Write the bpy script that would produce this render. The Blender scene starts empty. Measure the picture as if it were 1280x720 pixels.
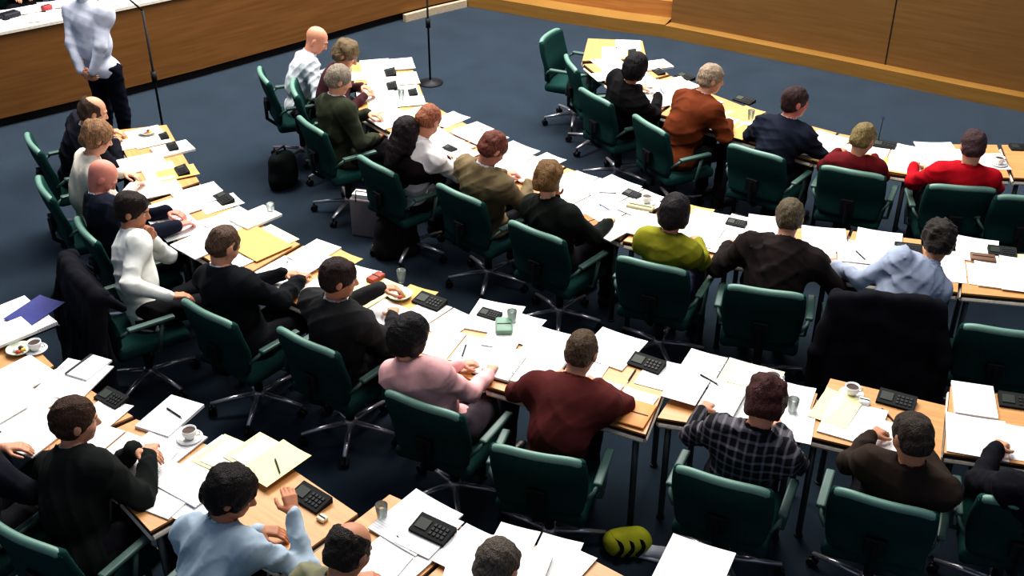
import bpy, bmesh, math, random
import numpy as np
from mathutils import Vector, Matrix
R = math.radians
COL = bpy.context.scene.collection

# ------------------------------------------------------------------ survey
F, PITCH, CAMH = 1400.0, R(31.0), 4.4
cP, sP = math.cos(PITCH), math.sin(PITCH)
def ray(u, v):
    x, y = (u-640)/F, (v-360)/F
    return Vector((x, cP-y*sP, -sP-y*cP))
def at(u, v, z=0.0):
    d = ray(u, v); t = (z-CAMH)/d.z
    return Vector((d.x*t, d.y*t, z))
def proj(p):
    X, Y, Z = p[0], p[1], p[2]-CAMH
    dep = Y*cP-Z*sP; up = Y*sP+Z*cP
    return (640+F*X/dep, 360-F*up/dep)

# ------------------------------------------------------------------ materials
MATS = {}
def srgb(c):
    return tuple(((x/255)/12.92 if x/255 <= .04045 else (((x/255)+.055)/1.055)**2.4) for x in c)
def mat(name, rgb, rough=.6, metal=0, var=.12, scale=30, bump=0, bscale=40, spec=.4, kind=None, rgb2=None, bdist=.01):
    key = name
    if key in MATS: return MATS[key]
    m = bpy.data.materials.new(name); m.use_nodes = True
    nt = m.node_tree; N = nt.nodes; L = nt.links
    b = N['Principled BSDF']; b.inputs['Roughness'].default_value = rough; b.inputs['Metallic'].default_value = metal
    b.inputs['Specular IOR Level'].default_value = spec
    c = srgb(rgb)
    tc = N.new('ShaderNodeTexCoord')
    co = tc.outputs['Object']
    if kind in ('wood', 'panel', 'hair'):
        mp = N.new('ShaderNodeMapping'); L.new(co, mp.inputs[0])
        mp.inputs['Scale'].default_value = {'wood': (1.2, 14, 14), 'panel': (.5, .5, 9), 'hair': (7, 7, 1.3)}[kind]
        co = mp.outputs[0]
    nz = N.new('ShaderNodeTexNoise'); nz.inputs['Scale'].default_value = scale; nz.inputs['Detail'].default_value = 5
    L.new(co, nz.inputs['Vector'])
    rp = N.new('ShaderNodeValToRGB'); L.new(nz.outputs['Fac'], rp.inputs[0])
    c2 = srgb(rgb2) if rgb2 else tuple(min(1, x*(1+var)) for x in c)
    c1 = c if rgb2 else tuple(x*(1-var) for x in c)
    rp.color_ramp.elements[0].position = .3; rp.color_ramp.elements[1].position = .7
    rp.color_ramp.elements[0].color = (*c1, 1); rp.color_ramp.elements[1].color = (*c2, 1)
    out = rp.outputs[0]
    if kind == 'plaid':
        mx = None
        for ax in ('X', 'Z'):
            w = N.new('ShaderNodeTexWave'); w.bands_direction = ax; w.inputs['Scale'].default_value = 7
            w.inputs['Distortion'].default_value = .3
            L.new(tc.outputs['Object'], w.inputs['Vector'])
            r2 = N.new('ShaderNodeValToRGB'); L.new(w.outputs['Fac'], r2.inputs[0])
            r2.color_ramp.elements[0].position = .72; r2.color_ramp.elements[0].color = (0, 0, 0, 1)
            r2.color_ramp.elements[1].position = .9; r2.color_ramp.elements[1].color = (.075, .07, .08, 1)
            a = N.new('ShaderNodeMix'); a.data_type = 'RGBA'; a.blend_type = 'ADD'; a.inputs['Factor'].default_value = 1
            L.new(out, a.inputs['A']); L.new(r2.outputs[0], a.inputs['B']); out = a.outputs['Result']
    if kind == 'text':
        w = N.new('ShaderNodeTexWave'); w.bands_direction = 'Y'; w.inputs['Scale'].default_value = 22; w.inputs['Distortion'].default_value = 1.5
        w.inputs['Detail Scale'].default_value = 20
        L.new(tc.outputs['Object'], w.inputs['Vector'])
        r2 = N.new('ShaderNodeValToRGB'); L.new(w.outputs['Fac'], r2.inputs[0])
        r2.color_ramp.elements[0].position = .05; r2.color_ramp.elements[0].color = (.45, .45, .5, 1)
        r2.color_ramp.elements[1].position = .35; r2.color_ramp.elements[1].color = (1, 1, 1, 1)
        a = N.new('ShaderNodeMix'); a.data_type = 'RGBA'; a.blend_type = 'MULTIPLY'; a.inputs['Factor'].default_value = .55
        L.new(out, a.inputs['A']); L.new(r2.outputs[0], a.inputs['B']); out = a.outputs['Result']
    if kind == 'skin':
        at_ = N.new('ShaderNodeAttribute'); at_.attribute_name = 'Col'
        a = N.new('ShaderNodeMix'); a.data_type = 'RGBA'; a.blend_type = 'MULTIPLY'; a.inputs['Factor'].default_value = 1
        L.new(out, a.inputs['A']); L.new(at_.outputs['Color'], a.inputs['B']); out = a.outputs['Result']
    L.new(out, b.inputs['Base Color'])
    if bump:
        n2 = N.new('ShaderNodeTexNoise'); n2.inputs['Scale'].default_value = bscale; n2.inputs['Detail'].default_value = 4 if bdist < .02 else 1.5
        L.new(co if kind == 'hair' else tc.outputs['Object'], n2.inputs['Vector'])
        bp = N.new('ShaderNodeBump'); bp.inputs['Strength'].default_value = bump; bp.inputs['Distance'].default_value = bdist
        L.new(n2.outputs['Fac'], bp.inputs['Height']); L.new(bp.outputs[0], b.inputs['Normal'])
    MATS[key] = m
    return m
def cloth(rgb, kind=None):
    return mat('cloth_%d_%d_%d%s' % (*rgb, kind or ''), rgb, rough=.9, var=.18, scale=9, bump=.45, bscale=5, spec=.15, kind=kind, bdist=.04)
def plain(rgb, rough=.6, metal=0):
    return mat('paint_%d_%d_%d_%d' % (*rgb, rough*100+metal), rgb, rough=rough, metal=metal, var=.06)

M_CARPET = mat('carpet', (39, 50, 60), rough=.95, var=.14, scale=2.2, bump=.5, bscale=260, spec=.05)
_b = M_CARPET.node_tree.nodes['Principled BSDF']; _b.inputs['Sheen Weight'].default_value = .6; _b.inputs['Sheen Roughness'].default_value = .35; _b.inputs['Sheen Tint'].default_value = (.6, .7, .85, 1)
M_DESK = mat('desk_wood', (206, 154, 98), rough=.45, scale=3.0, kind='wood', rgb2=(190, 134, 80))
M_EDGE = mat('desk_edge', (62, 36, 24), rough=.5)
M_RAIL = mat('desk_rail', (226, 214, 196), rough=.5)
M_PANEL = mat('dais_panel', (128, 88, 47), rough=.5, scale=3.2, kind='panel', rgb2=(112, 74, 37), spec=.25)
M_PANEL2 = mat('curved_panel', (130, 96, 55), rough=.5, scale=3.2, kind='panel', rgb2=(119, 85, 47), spec=.25)
M_PLINTH = mat('plinth_wood', (152, 114, 58), rough=.45, scale=3, kind='panel', rgb2=(138, 100, 46))
M_STEP = mat('step_wood', (186, 130, 72), rough=.45, scale=3, kind='panel', rgb2=(160, 104, 52))
M_KICK = mat('kick_board', (30, 20, 16), rough=.6)
M_BEIGE = mat('beige_trim', (176, 160, 136), rough=.6)
M_GREEN = mat('chair_fabric', (18, 58, 54), rough=.85, var=.12, scale=60, bump=.3, bscale=300, spec=.15)
M_RIM = mat('chair_rim', (104, 140, 126), rough=.45, var=.05)
M_ARM = mat('chair_arm', (70, 96, 88), rough=.45, var=.05)
M_CHROME = mat('chrome', (214, 210, 212), rough=.28, metal=.75, var=.03)
M_BLACK = mat('black_plastic', (14, 14, 17), rough=.6, var=.1)
M_DARKG = mat('console_plastic', (17, 20, 18), rough=.85, var=.1)
M_SCREEN = mat('console_screen', (34, 42, 32), rough=.6, var=.1)
M_PAPER = mat('paper', (236, 234, 230), rough=.8, var=.02)
M_PTEXT = mat('printed_paper', (234, 233, 232), rough=.8, var=.02, kind='text')
M_CREAM = mat('cream_folder', (244, 232, 170), rough=.7, var=.05)
M_TANF = mat('tan_folder', (214, 168, 96), rough=.7, var=.05)
M_WHITEC = mat('white_china', (240, 240, 236), rough=.25, var=.02)
M_LEG = mat('desk_leg', (70, 74, 78), rough=.4, metal=.3)
M_BLUE = mat('blue_card', (46, 50, 120), rough=.6)
def glass():
    m = bpy.data.materials.new('clear_glass'); m.use_nodes = True
    b = m.node_tree.nodes['Principled BSDF']
    b.inputs['Base Color'].default_value = (.86, .93, .9, 1); b.inputs['Roughness'].default_value = .05
    b.inputs['Transmission Weight'].default_value = .9; b.inputs['IOR'].default_value = 1.35
    return m
M_GLASS = glass()

# ------------------------------------------------------------------ object helpers
def tag(o, label=None, cat=None, group=None, kind=None):
    if label: o['label'] = label
    if cat: o['category'] = cat
    if group: o['group'] = group
    if kind: o['kind'] = kind
    return o
def empty(name, loc, rz=0, **k):
    o = bpy.data.objects.new(name, None); COL.objects.link(o)
    o.location = loc; o.rotation_euler = (0, 0, rz); o.empty_display_size = .1
    return tag(o, **k)
def link(name, me, m, parent=None, smooth=False):
    me.materials.clear(); me.materials.append(m)
    if smooth: me.polygons.foreach_set('use_smooth', [True]*len(me.polygons))
    o = bpy.data.objects.new(name, me); COL.objects.link(o)
    if parent: o.parent = parent
    return o
def build(name, bm, m, parent=None, smooth=False):
    me = bpy.data.meshes.new(name); bmesh.ops.recalc_face_normals(bm, faces=bm.faces)
    bm.to_mesh(me); bm.free()
    return link(name, me, m, parent, smooth)
def box(bm, x0, x1, y0, y1, z0, z1, bev=0, M=None):
    r = bmesh.ops.create_cube(bm, size=1)
    bmesh.ops.scale(bm, vec=(x1-x0, y1-y0, z1-z0), verts=r['verts'])
    bmesh.ops.translate(bm, vec=((x0+x1)/2, (y0+y1)/2, (z0+z1)/2), verts=r['verts'])
    vs = r['verts']
    if bev:
        es = list({e for v in vs for e in v.link_edges})
        rr = bmesh.ops.bevel(bm, geom=es, offset=bev, segments=2, affect='EDGES', profile=.5)
        vs = list({v for f in rr['faces'] for v in f.verts} | {v for v in vs if v.is_valid})
    if M: bmesh.ops.transform(bm, matrix=M, verts=[v for v in vs if v.is_valid])
    return bm
def tube(bm, pts, rad, seg=10, cap=True):
    pts = [Vector(p) for p in pts]
    rads = rad if isinstance(rad, (list, tuple)) else [rad]*len(pts)
    rings = []
    prev = None
    for i, p in enumerate(pts):
        d = (pts[min(i+1, len(pts)-1)]-pts[max(i-1, 0)]).normalized()
        a = prev if prev is not None else (Vector((0, 0, 1)) if abs(d.z) < .9 else Vector((1, 0, 0)))
        s = d.cross(a)
        if s.length < 1e-4: s = d.cross(Vector((0, 1, .1)))
        s.normalize(); t = s.cross(d).normalized(); prev = t
        rings.append([bm.verts.new(p+(s*math.cos(2*math.pi*k/seg)+t*math.sin(2*math.pi*k/seg))*rads[i]) for k in range(seg)])
    for a, b in zip(rings, rings[1:]):
        for k in range(seg): bm.faces.new((a[k], a[(k+1) % seg], b[(k+1) % seg], b[k]))
    if cap:
        bm.faces.new(rings[0][::-1]); bm.faces.new(rings[-1])
    return bm
def lathe(bm, prof, seg=20, c=(0, 0, 0)):
    rings = []
    for r, z in prof:
        rings.append([bm.verts.new((c[0]+r*math.cos(2*math.pi*k/seg), c[1]+r*math.sin(2*math.pi*k/seg), c[2]+z)) for k in range(seg)])
    for a, b in zip(rings, rings[1:]):
        for k in range(seg): bm.faces.new((a[k], a[(k+1) % seg], b[(k+1) % seg], b[k]))
    bm.faces.new(rings[0][::-1]); bm.faces.new(rings[-1])
    return bm
def prism(bm, poly, z0, z1):
    a = [bm.verts.new((p[0], p[1], z0)) for p in poly]; b = [bm.verts.new((p[0], p[1], z1)) for p in poly]
    n = len(poly)
    bm.faces.new(a[::-1]); bm.faces.new(b)
    for i in range(n): bm.faces.new((a[i], a[(i+1) % n], b[(i+1) % n], b[i]))
    return bm
def copy_tree(o, parent=None):
    c = o.copy(); COL.objects.link(c); c.parent = parent
    for ch in list(o.children): copy_tree(ch, c)
    return c

# ------------------------------------------------------------------ implicit surfaces
class Field:
    def __init__(s, lo, hi, h):
        s.lo = np.array(lo, float)-3*h; s.h = h
        s.n = np.ceil((np.array(hi, float)+3*h-s.lo)/h).astype(int)+1
        s.F = np.full(s.n, .12, np.float32)
        s.ax = [(s.lo[i]+h*np.arange(s.n[i])).astype(np.float32) for i in range(3)]
    def sub(s, lo, hi):
        a = np.clip(np.floor((np.array(lo)-s.lo)/s.h).astype(int), 0, s.n); b = np.clip(np.ceil((np.array(hi)-s.lo)/s.h).astype(int)+1, 0, s.n)
        if (b <= a).any(): return None, None
        sl = tuple(slice(a[i], b[i]) for i in range(3))
        P = np.meshgrid(*[s.ax[i][sl[i]] for i in range(3)], indexing='ij')
        return sl, P
    def comb(s, sl, d, k, sub=False):
        a = s.F[sl]
        if sub: a, d = -a, d
        hh = np.maximum(k-np.abs(a-d), 0)/max(k, 1e-6)
        m = np.minimum(a, d)-hh*hh*k*.25
        s.F[sl] = -m if sub else m
    def cone(s, a, b, ra, rb=None, k=.03, sub=False):
        rb = ra if rb is None else rb
        a = np.array(a, np.float32); b = np.array(b, np.float32); r = max(ra, rb); m = r+k+.03
        sl, P = s.sub(np.minimum(a, b)-m, np.maximum(a, b)+m)
        if sl is None: return
        ba = b-a; L2 = float(ba@ba)+1e-9
        t = np.clip(((P[0]-a[0])*ba[0]+(P[1]-a[1])*ba[1]+(P[2]-a[2])*ba[2])/L2, 0, 1)
        d = np.sqrt((P[0]-a[0]-t*ba[0])**2+(P[1]-a[1]-t*ba[1])**2+(P[2]-a[2]-t*ba[2])**2)-(ra+(rb-ra)*t)
        s.comb(sl, d, k, sub)
    def ell(s, c, rad, k=.03, rot=None, sub=False):
        c = np.array(c, np.float32); m = max(rad)+k+.03
        sl, P = s.sub(c-m, c+m)
        if sl is None: return
        X = [P[i]-c[i] for i in range(3)]
        if rot is not None:
            Rm = np.array(rot)   # columns = local axes
            X = [X[0]*Rm[0, j]+X[1]*Rm[1, j]+X[2]*Rm[2, j] for j in range(3)]
        k0 = np.sqrt((X[0]/rad[0])**2+(X[1]/rad[1])**2+(X[2]/rad[2])**2)
        k1 = np.sqrt((X[0]/rad[0]**2)**2+(X[1]/rad[1]**2)**2+(X[2]/rad[2]**2)**2)+1e-6
        s.comb(sl, k0*(k0-1)/k1, k, sub)
    def noise(s, amp, f, seed=0):
        X, Y, Z = np.meshgrid(*s.ax, indexing='ij')
        r = np.random.RandomState(seed); d = 0
        for i in range(5):
            w = r.normal(size=3); w = w/np.linalg.norm(w)*f*(.6+.35*i); ph = r.rand()*6.28
            w2 = r.normal(size=3)*f*.4
            d = d+np.sin(w[0]*X+w[1]*Y+w[2]*Z+ph+1.3*np.sin(w2[0]*X+w2[1]*Y+w2[2]*Z))/(1+.3*i)
        s.F += (amp*d/2.2).astype(np.float32)
    def folds(s, amp, f, seed=0, n=3):
        X, Y, Z = np.meshgrid(*s.ax, indexing='ij')
        r = np.random.RandomState(seed)
        for i in range(n):
            w = r.normal(size=3)*np.array([.8, .8, 1.25]); w = w/np.linalg.norm(w)*f*(.8+.35*i); ph = r.rand()*6.28
            a, b = r.normal(size=3)*f*.22, r.normal(size=3)*f*.3
            q = w[0]*X+w[1]*Y+w[2]*Z+ph+1.6*np.sin(a[0]*X+a[1]*Y+a[2]*Z+ph)
            m = .5+.5*np.sin(b[0]*X+b[1]*Y+b[2]*Z+2*ph)
            s.F -= (amp*m*((1-np.abs(np.sin(q)))**2-.3)).astype(np.float32)
    def mesh(s, cut=None):
        Fv = s.F
        Fv[0], Fv[-1], Fv[:, 0], Fv[:, -1], Fv[:, :, 0], Fv[:, :, -1] = .1, .1, .1, .1, .1, .1
        S = Fv < 0
        cs = [(i, j, k) for i in (0, 1) for j in (0, 1) for k in (0, 1)]
        n = np.array(S.shape)-1
        cnt = sum(S[i:i+n[0], j:j+n[1], k:k+n[2]].astype(np.int8) for i, j, k in cs)
        act = np.argwhere((cnt > 0) & (cnt < 8))
        if len(act) == 0: return np.zeros((0, 3)), np.zeros((0, 4), int)
        idx = np.full(n, -1, np.int64); idx[tuple(act.T)] = np.arange(len(act))
        acc = np.zeros((len(act), 3)); w = np.zeros(len(act))
        for a in cs:
            for ax in range(3):
                if a[ax]: continue
                b = list(a); b[ax] = 1
                fa = Fv[act[:, 0]+a[0], act[:, 1]+a[1], act[:, 2]+a[2]]; fb = Fv[act[:, 0]+b[0], act[:, 1]+b[1], act[:, 2]+b[2]]
                c = (fa < 0) != (fb < 0)
                t = np.where(c, fa/(fa-fb+1e-12*(fa == fb)), 0)
                p = np.array(a, float)[None].repeat(len(act), 0); p[:, ax] += t
                acc[c] += p[c]; w += c
        V = (act+acc/w[:, None])*s.h+s.lo
        Q = []
        for ax in range(3):
            u, v = [(1, 2), (2, 0), (0, 1)][ax]
            sl0 = [slice(None)]*3; sl1 = [slice(None)]*3; sl0[ax] = slice(0, -1); sl1[ax] = slice(1, None)
            A, B = S[tuple(sl0)], S[tuple(sl1)]
            e = np.argwhere(A != B)
            e = e[(e[:, u] > 0) & (e[:, v] > 0) & (e[:, u] < n[u]) & (e[:, v] < n[v])]
            fl = A[tuple(e.T)]
            def g(du, dv):
                q = e.copy(); q[:, u] -= du; q[:, v] -= dv
                return idx[tuple(q.T)]
            q = np.stack([g(1, 1), g(0, 1), g(0, 0), g(1, 0)], 1)
            q[~fl] = q[~fl][:, ::-1]
            Q.append(q)
        Q = np.concatenate(Q); Q = Q[(Q >= 0).all(1)]
        if cut is not None:
            keep = cut(V)
            Q = Q[keep[Q].all(1)]
            m = np.full(len(V), -1); u_ = np.unique(Q); m[u_] = np.arange(len(u_)); V = V[u_]; Q = m[Q]
        return V, Q
def np_mesh(name, V, Q, colors=None):
    me = bpy.data.meshes.new(name)
    me.vertices.add(len(V)); me.vertices.foreach_set('co', np.asarray(V, np.float32).ravel())
    me.loops.add(Q.size); me.loops.foreach_set('vertex_index', Q.astype(np.int32).ravel())
    me.polygons.add(len(Q)); me.polygons.foreach_set('loop_start', np.arange(0, Q.size, 4, dtype=np.int32))
    me.update(calc_edges=True)
    me.polygons.foreach_set('use_smooth', np.ones(len(Q), bool))
    if colors is not None:
        a = me.color_attributes.new('Col', 'FLOAT_COLOR', 'POINT')
        a.data.foreach_set('color', np.asarray(colors, np.float32).ravel())
    return me
def merge(parts):
    Vs, Qs, o = [], [], 0
    for V, Q in parts:
        Vs.append(V); Qs.append(Q+o); o += len(V)
    return np.concatenate(Vs), np.concatenate(Qs)

# ------------------------------------------------------------------ people
def vn(x): return x/np.linalg.norm(x)
def ik(S, W, a, b, pole):
    d = W-S; L = np.linalg.norm(d)
    if L > (a+b)*.985: W = S+d/L*(a+b)*.985; d = W-S; L = np.linalg.norm(d)
    if L < .1: W = S+d/L*.1; d = W-S; L = .1
    x = (a*a-b*b+L*L)/(2*L); h = math.sqrt(max(a*a-x*x, 1e-6))
    dn = d/L; p = pole-dn*(pole@dn); p = vn(p)
    return S+dn*x+p*h, W
def hand(Fd, W, f, side, nrm, curl=.5, scale=1.0):
    """W wrist, f finger direction, nrm = back-of-hand direction, side = thumb side vector"""
    f = vn(f); nrm = vn(nrm-f*(nrm@f)); s = np.cross(f, nrm)
    if s@side < 0: s = -s
    c = scale
    for i, (o, ln, rr) in enumerate([(.026, .040, .0082), (.009, .045, .0086), (-.009, .041, .0082), (-.026, .032, .0074)]):
        K = W+f*.088*c+s*o*c+nrm*.002
        Fd.cone(W+s*o*.55*c+f*.01, K, .0145*c, .0115*c, k=.012)
        p = K; a = .25+curl*.5
        for j, q in enumerate((1, .66, .5)):
            d = f*math.cos(a)-nrm*math.sin(a)+s*o*(1.6 if j == 0 else 0)
            p2 = p+vn(d)*ln*q*c
            Fd.cone(p, p2, rr*c*(1.08-.1*j), rr*c*(1-.12*j), k=.003 if j else .006); p = p2; a += curl*.75
    t0 = W+f*.025*c+s*.024*c; t1 = t0+vn(s*.75+f*.65-nrm*.25)*.042*c; t2 = t1+vn(s*.25+f*.95-nrm*.3)*.032*c; t3 = t2+vn(f-nrm*.4)*.024*c
    Fd.cone(t0, t1, .0145*c, .0115*c, k=.010); Fd.cone(t1, t2, .0105*c, .0095*c, k=.003); Fd.cone(t2, t3, .0095*c, .008*c, k=.003)
    Fd.cone(W-f*.015*c, W+f*.015*c, .025*c, .024*c, k=.01)

def rotm(yaw, pitch, roll=0):
    """columns: right, forward, up for a head turned by yaw (left +), pitched down by pitch"""
    cy, sy = math.cos(yaw), math.sin(yaw)
    Rz = np.array([[cy, -sy, 0], [sy, cy, 0], [0, 0, 1]])
    cp, sp = math.cos(-pitch), math.sin(-pitch)
    Rx = np.array([[1, 0, 0], [0, cp, -sp], [0, sp, cp]])
    cr, sr = math.cos(roll), math.sin(roll)
    Ry = np.array([[cr, 0, sr], [0, 1, 0], [-sr, 0, cr]])
    return Rz@Rx@Ry
WHITE = (1, 1, 1, 1)
def make_person(name_label, base, yaw, head_w, skin=(205, 150, 120), hair='short', hairc=(50, 36, 28), top=(30, 30, 34), topkind='jacket',
                pants=(22, 22, 28), shirt=(235, 235, 240), hands=None, hyaw=0, hpitch=25, hroll=0, standing=False, girl=False, wide=1.0,
                res=1.0, kindcloth=None, sleeves='long', shoes=(16, 14, 14), seed=0, tyaw=0, foot=(0, 0), name='person', group=None, collar=True, eyeglasses=False, edge=.22):
    root = empty(name, (base[0], base[1], 0), yaw, label=name_label, cat='person', group=group)
    cz, sz = math.cos(-yaw), math.sin(-yaw)
    def loc(p):
        x, y = p[0]-base[0], p[1]-base[1]
        return np.array([x*cz-y*sz, x*sz+y*cz, p[2]])
    Hc = loc(head_w)
    hipz = .93 if standing else .525
    P = np.array([0, 0, hipz])
    up = vn(Hc-P)
    HR = rotm(R(hyaw), R(hpitch), R(hroll))
    neckdir = vn(up*.6+HR[:, 2]*.5)
    Nk = Hc-neckdir*.178-HR[:, 1]*.016
    ty = R(tyaw)
    fw = np.array([-math.sin(ty), math.cos(ty), 0]); rt = np.cross(fw, vn(Nk-P)); rt = vn(rt)
    sp_dir = vn(Nk-P); back = vn(np.cross(rt, sp_dir)); back = -back if back[1] > 0 else back
    Ls = np.linalg.norm(Nk-P)
    mid = P+sp_dir*Ls*.42+back*.035; ch = P+sp_dir*Ls*.72+back*.02
    g = .9 if girl else 1.0
    shw = .165*g*wide
    SH = {s: Nk+rt*s*shw-sp_dir*.055*1.0 for s in (-1, 1)}
    arms = {}
    ua, fa = .285*g, .255*g
    hands = hands or {}
    for s in (-1, 1):
        tgt = hands.get(s, 'desk')
        pole = np.array([s*.7, -.25, -.75])
        if isinstance(tgt, str):
            if tgt == 'desk': W = np.array([s*.13, max(Hc[1]+.10, .30), .785])
            elif tgt == 'chin': W = Hc+HR[:, 1]*.10-np.array([0, 0, .17])+rt*s*.05; pole = np.array([s*.5, .3, -.9])
            elif tgt == 'lap': W = np.array([s*.11, .24, .66])
            elif tgt == 'hang': W = SH[s]+np.array([s*.05, .03, -.52])
            elif tgt == 'hip': W = P+np.array([s*.17, -.10, .05]); pole = np.array([s*1., -.4, 0])
            elif tgt == 'behind': W = P+np.array([s*.06, -.20, .03]); pole = np.array([s*1., -.3, 0])
            elif tgt == 'face': W = Hc+HR[:, 1]*.11-np.array([0, 0, .12])-rt*s*.03; pole = np.array([s*.8, .1, -.7])
            elif tgt == 'arm': W = np.array([s*.26, .12, .72])
        else:
            W = np.array(tgt, float)
        if not standing and (not isinstance(tgt, str) or tgt == 'desk'):
            v_ = W-SH[s]; l_ = np.linalg.norm(v_); mx_ = .47*g
            if l_ > mx_:   # keep the elbow bent: pull the wrist in along the desk top
                hz = math.sqrt(max(mx_**2-v_[2]**2, .01)); hl = np.linalg.norm(v_[:2]); W = np.array([SH[s][0]+v_[0]*hz/hl, SH[s][1]+v_[1]*hz/hl, W[2]])
        E, W = ik(SH[s], W, ua, fa, pole)
        if isinstance(tgt, str) and tgt == 'desk' and E[2] < .70 and E[1] > edge-.02: E[2] = .745
        arms[s] = (E, W, tgt)
    hip = {s: P+rt*s*.088+np.array([0, 0, -.01]) for s in (-1, 1)}
    if standing:
        knee = {s: np.array([s*.10, .03, .50]) for s in (-1, 1)}; ank = {s: np.array([s*.11, -.01, .085]) for s in (-1, 1)}
    else:
        knee = {s: np.array([s*.12, .43, .535]) for s in (-1, 1)}
        ank = {s: np.array([s*.12+foot[0]*.1, .40+foot[1], .085]) for s in (-1, 1)}
    # ---- body
    hb = .013*res
    pts = [P, Nk, Hc]+[x for a in arms.values() for x in a[:2]]+list(knee.values())+list(ank.values())
    lo = np.min(pts, 0)-.2; hi = np.max(pts, 0)+.22
    lo[2] = max(lo[2], -.01)
    def torso(Fd, inf, k=.05):
        belly = .02*wide
        Fd.ell(P+np.array([0, 0, .0]), (.150*g*wide+inf, .112*wide+inf, .105+inf), k)
        Fd.ell(mid+fw*.01, (.132*g*wide+inf, .100*wide+inf+belly, .15+inf), k)
        Rm = np.stack([rt, -back, sp_dir], 1)
        Fd.ell(ch, (.150*g*wide+inf, .105*wide+inf, .165+inf), k, rot=Rm)
        Fd.cone(SH[-1], SH[1], .052+inf, k=k)
        Fd.cone(SH[-1]-sp_dir*.05, SH[1]-sp_dir*.05, .055+inf, k=k)
        for s in (-1, 1): Fd.cone(Nk+sp_dir*.005, SH[s], .045+inf*.6, .05+inf, k=k)
        if girl:
            for s in (-1, 1): Fd.ell(ch+rt*s*.07-back*.07-sp_dir*.02, (.055+inf, .05+inf, .055+inf), .03)
    def armsf(Fd, inf, end=1.0, upto='wrist', k=.025):
        for s in (-1, 1):
            E, W, _ = arms[s]
            Fd.cone(SH[s], E, .047*g*wide**.5+inf, .038*g+inf*.9, k=.04)
            if upto == 'wrist':
                Fd.cone(E, E+(W-E)*end, .037*g+inf*.9, .027*g+inf*.75, k=k)
    def legsf(Fd, inf, k=.03):
        for s in (-1, 1):
            Fd.cone(hip[s], knee[s], .080+inf, .056+inf, k=k+.01)
            Fd.cone(knee[s], ank[s]+np.array([0, 0, .02]), .054+inf, .038+inf*1.2, k=k)
    B = Field(lo, hi, hb)
    torso(B, -.004); armsf(B, 0); legsf(B, 0)
    B.cone(Nk-sp_dir*.03, Hc-HR[:, 1]*.015-HR[:, 2]*.04, .055*g, .05*g, k=.03)
    for s in (-1, 1):
        f0 = ank[s]; B.cone(f0-np.array([0, .03, .045]), f0+np.array([0, .15, -.05]), .034, .026, k=.03)
    hcen = {s: arms[s][1] for s in (-1, 1)}
    def in_head(V): return ((V-(Hc+HR[:, 2]*.015))**2).sum(1) < .150**2
    headlow = lambda V: ((V-Hc)@HR[:, 2])
    B.ell(Hc, (.06, .06, .09), .03, rot=HR)
    parts = [B.mesh()]
    # ---- head
    h = .0055*res
    Hd = Field(Hc-.17, Hc+.17, h)
    hc = lambda x, y, z: Hc+HR@np.array([x, y, z])
    hs = .96 if girl else 1.0
    def E_(c, r, k=.02, sub=False): Hd.ell(hc(*[q*hs for q in c]), [q*hs for q in r], k, rot=HR, sub=sub)
    E_((0, -.014, .028), (.077, .098, .090))
    E_((0, .015, -.030), (.062, .075, .080), .03)
    E_((0, .038, -.065), (.044, .045, .045), .03)
    E_((0, .066, -.090), (.020, .016, .016), .02)
    for s in (-1, 1):
        E_((s*.036, .060, -.022), (.026, .024, .028), .02)
        Hd.cone(hc(s*.014, .086, .030), hc(s*.046, .070, .028), .010, .008, k=.014)
        E_((s*.032, .094, .012), (.014, .014, .010), .008, sub=True)
        E_((s*.032, .073, .010), (.0125, .0125, .0105), .003)
        E_((s*.080, -.006, -.004), (.009, .019, .031), .006)
    Hd.cone(hc(0, .084, .018), hc(0, .107, -.020), .008, .012, k=.010)
    for s in (-1, 1): Hd.cone(hc(s*.010, .098, -.024), hc(s*.013, .088, -.026), .008, .007, k=.006)
    E_((0, .082, -.045), (.024, .011, .006), .005); E_((0, .080, -.056), (.020, .012, .007), .005)
    Hd.cone(Hc-HR[:, 1]*.02-HR[:, 2]*.03, Nk+neckdir*.0, .052*g, .054*g, k=.03)
    parts.append(Hd.mesh())
    # ---- hands
    hinfo = []
    for s in (-1, 1):
        E, W, tgt = arms[s]
        f = vn(W-E)
        if tgt in ('desk', 'arm', 'lap') or not isinstance(tgt, str):
            f = vn(np.array([f[0]-s*.25, f[1]+.25, -.12 if W[2] < .9 else f[2]])); nr = np.array([0, 0, 1.]); sd = np.array([-s, 0, .15]); cu = .45
        elif tgt in ('chin', 'face'):
            f = vn(np.array([-s*.2, .1, 1.])*.8+vn(Hc-W)*.4); nr = np.array([s*.5, .8, 0.]); sd = np.array([-s, -.2, 0]); cu = .8
        elif tgt == 'hang': nr = np.array([s, 0, 0.]); sd = np.array([0, 1., 0]); cu = .35
        else: f = vn(np.array([-s*.8, -.1, -.35])); nr = np.array([0, -1., 0]); sd = np.array([0, 0, 1.]); cu = .5
        Hf = Field(W-.21+f*.07, W+.21+f*.07, .0046*max(res, 1))
        hand(Hf, W, f, sd, nr, cu, .95*g)
        parts.append(Hf.mesh()); hinfo.append(W)
    V, Q = merge(parts)
    # ---- colours on the skin surface (features live on the face)
    C = np.tile(np.array([[1, 1, 1, 1.]]), (len(V), 1))
    L_ = (V-Hc)@HR/hs
    hcol = np.array(srgb(hairc)); sk = np.array(srgb(skin))
    def paint(m, col): C[m, :3] = np.array(col)/sk
    x, y, z = np.abs(L_[:, 0]), L_[:, 1], L_[:, 2]
    paint((x < .024) & (y > .070) & (np.abs(z+.050) < .010) & (L_[:, 1] < .12), sk*np.array([.72, .42, .45]))
    paint((x > .014) & (x < .047) & (y > .06) & (np.abs(z-.031) < .005), hcol*.8+sk*.1)
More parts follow.
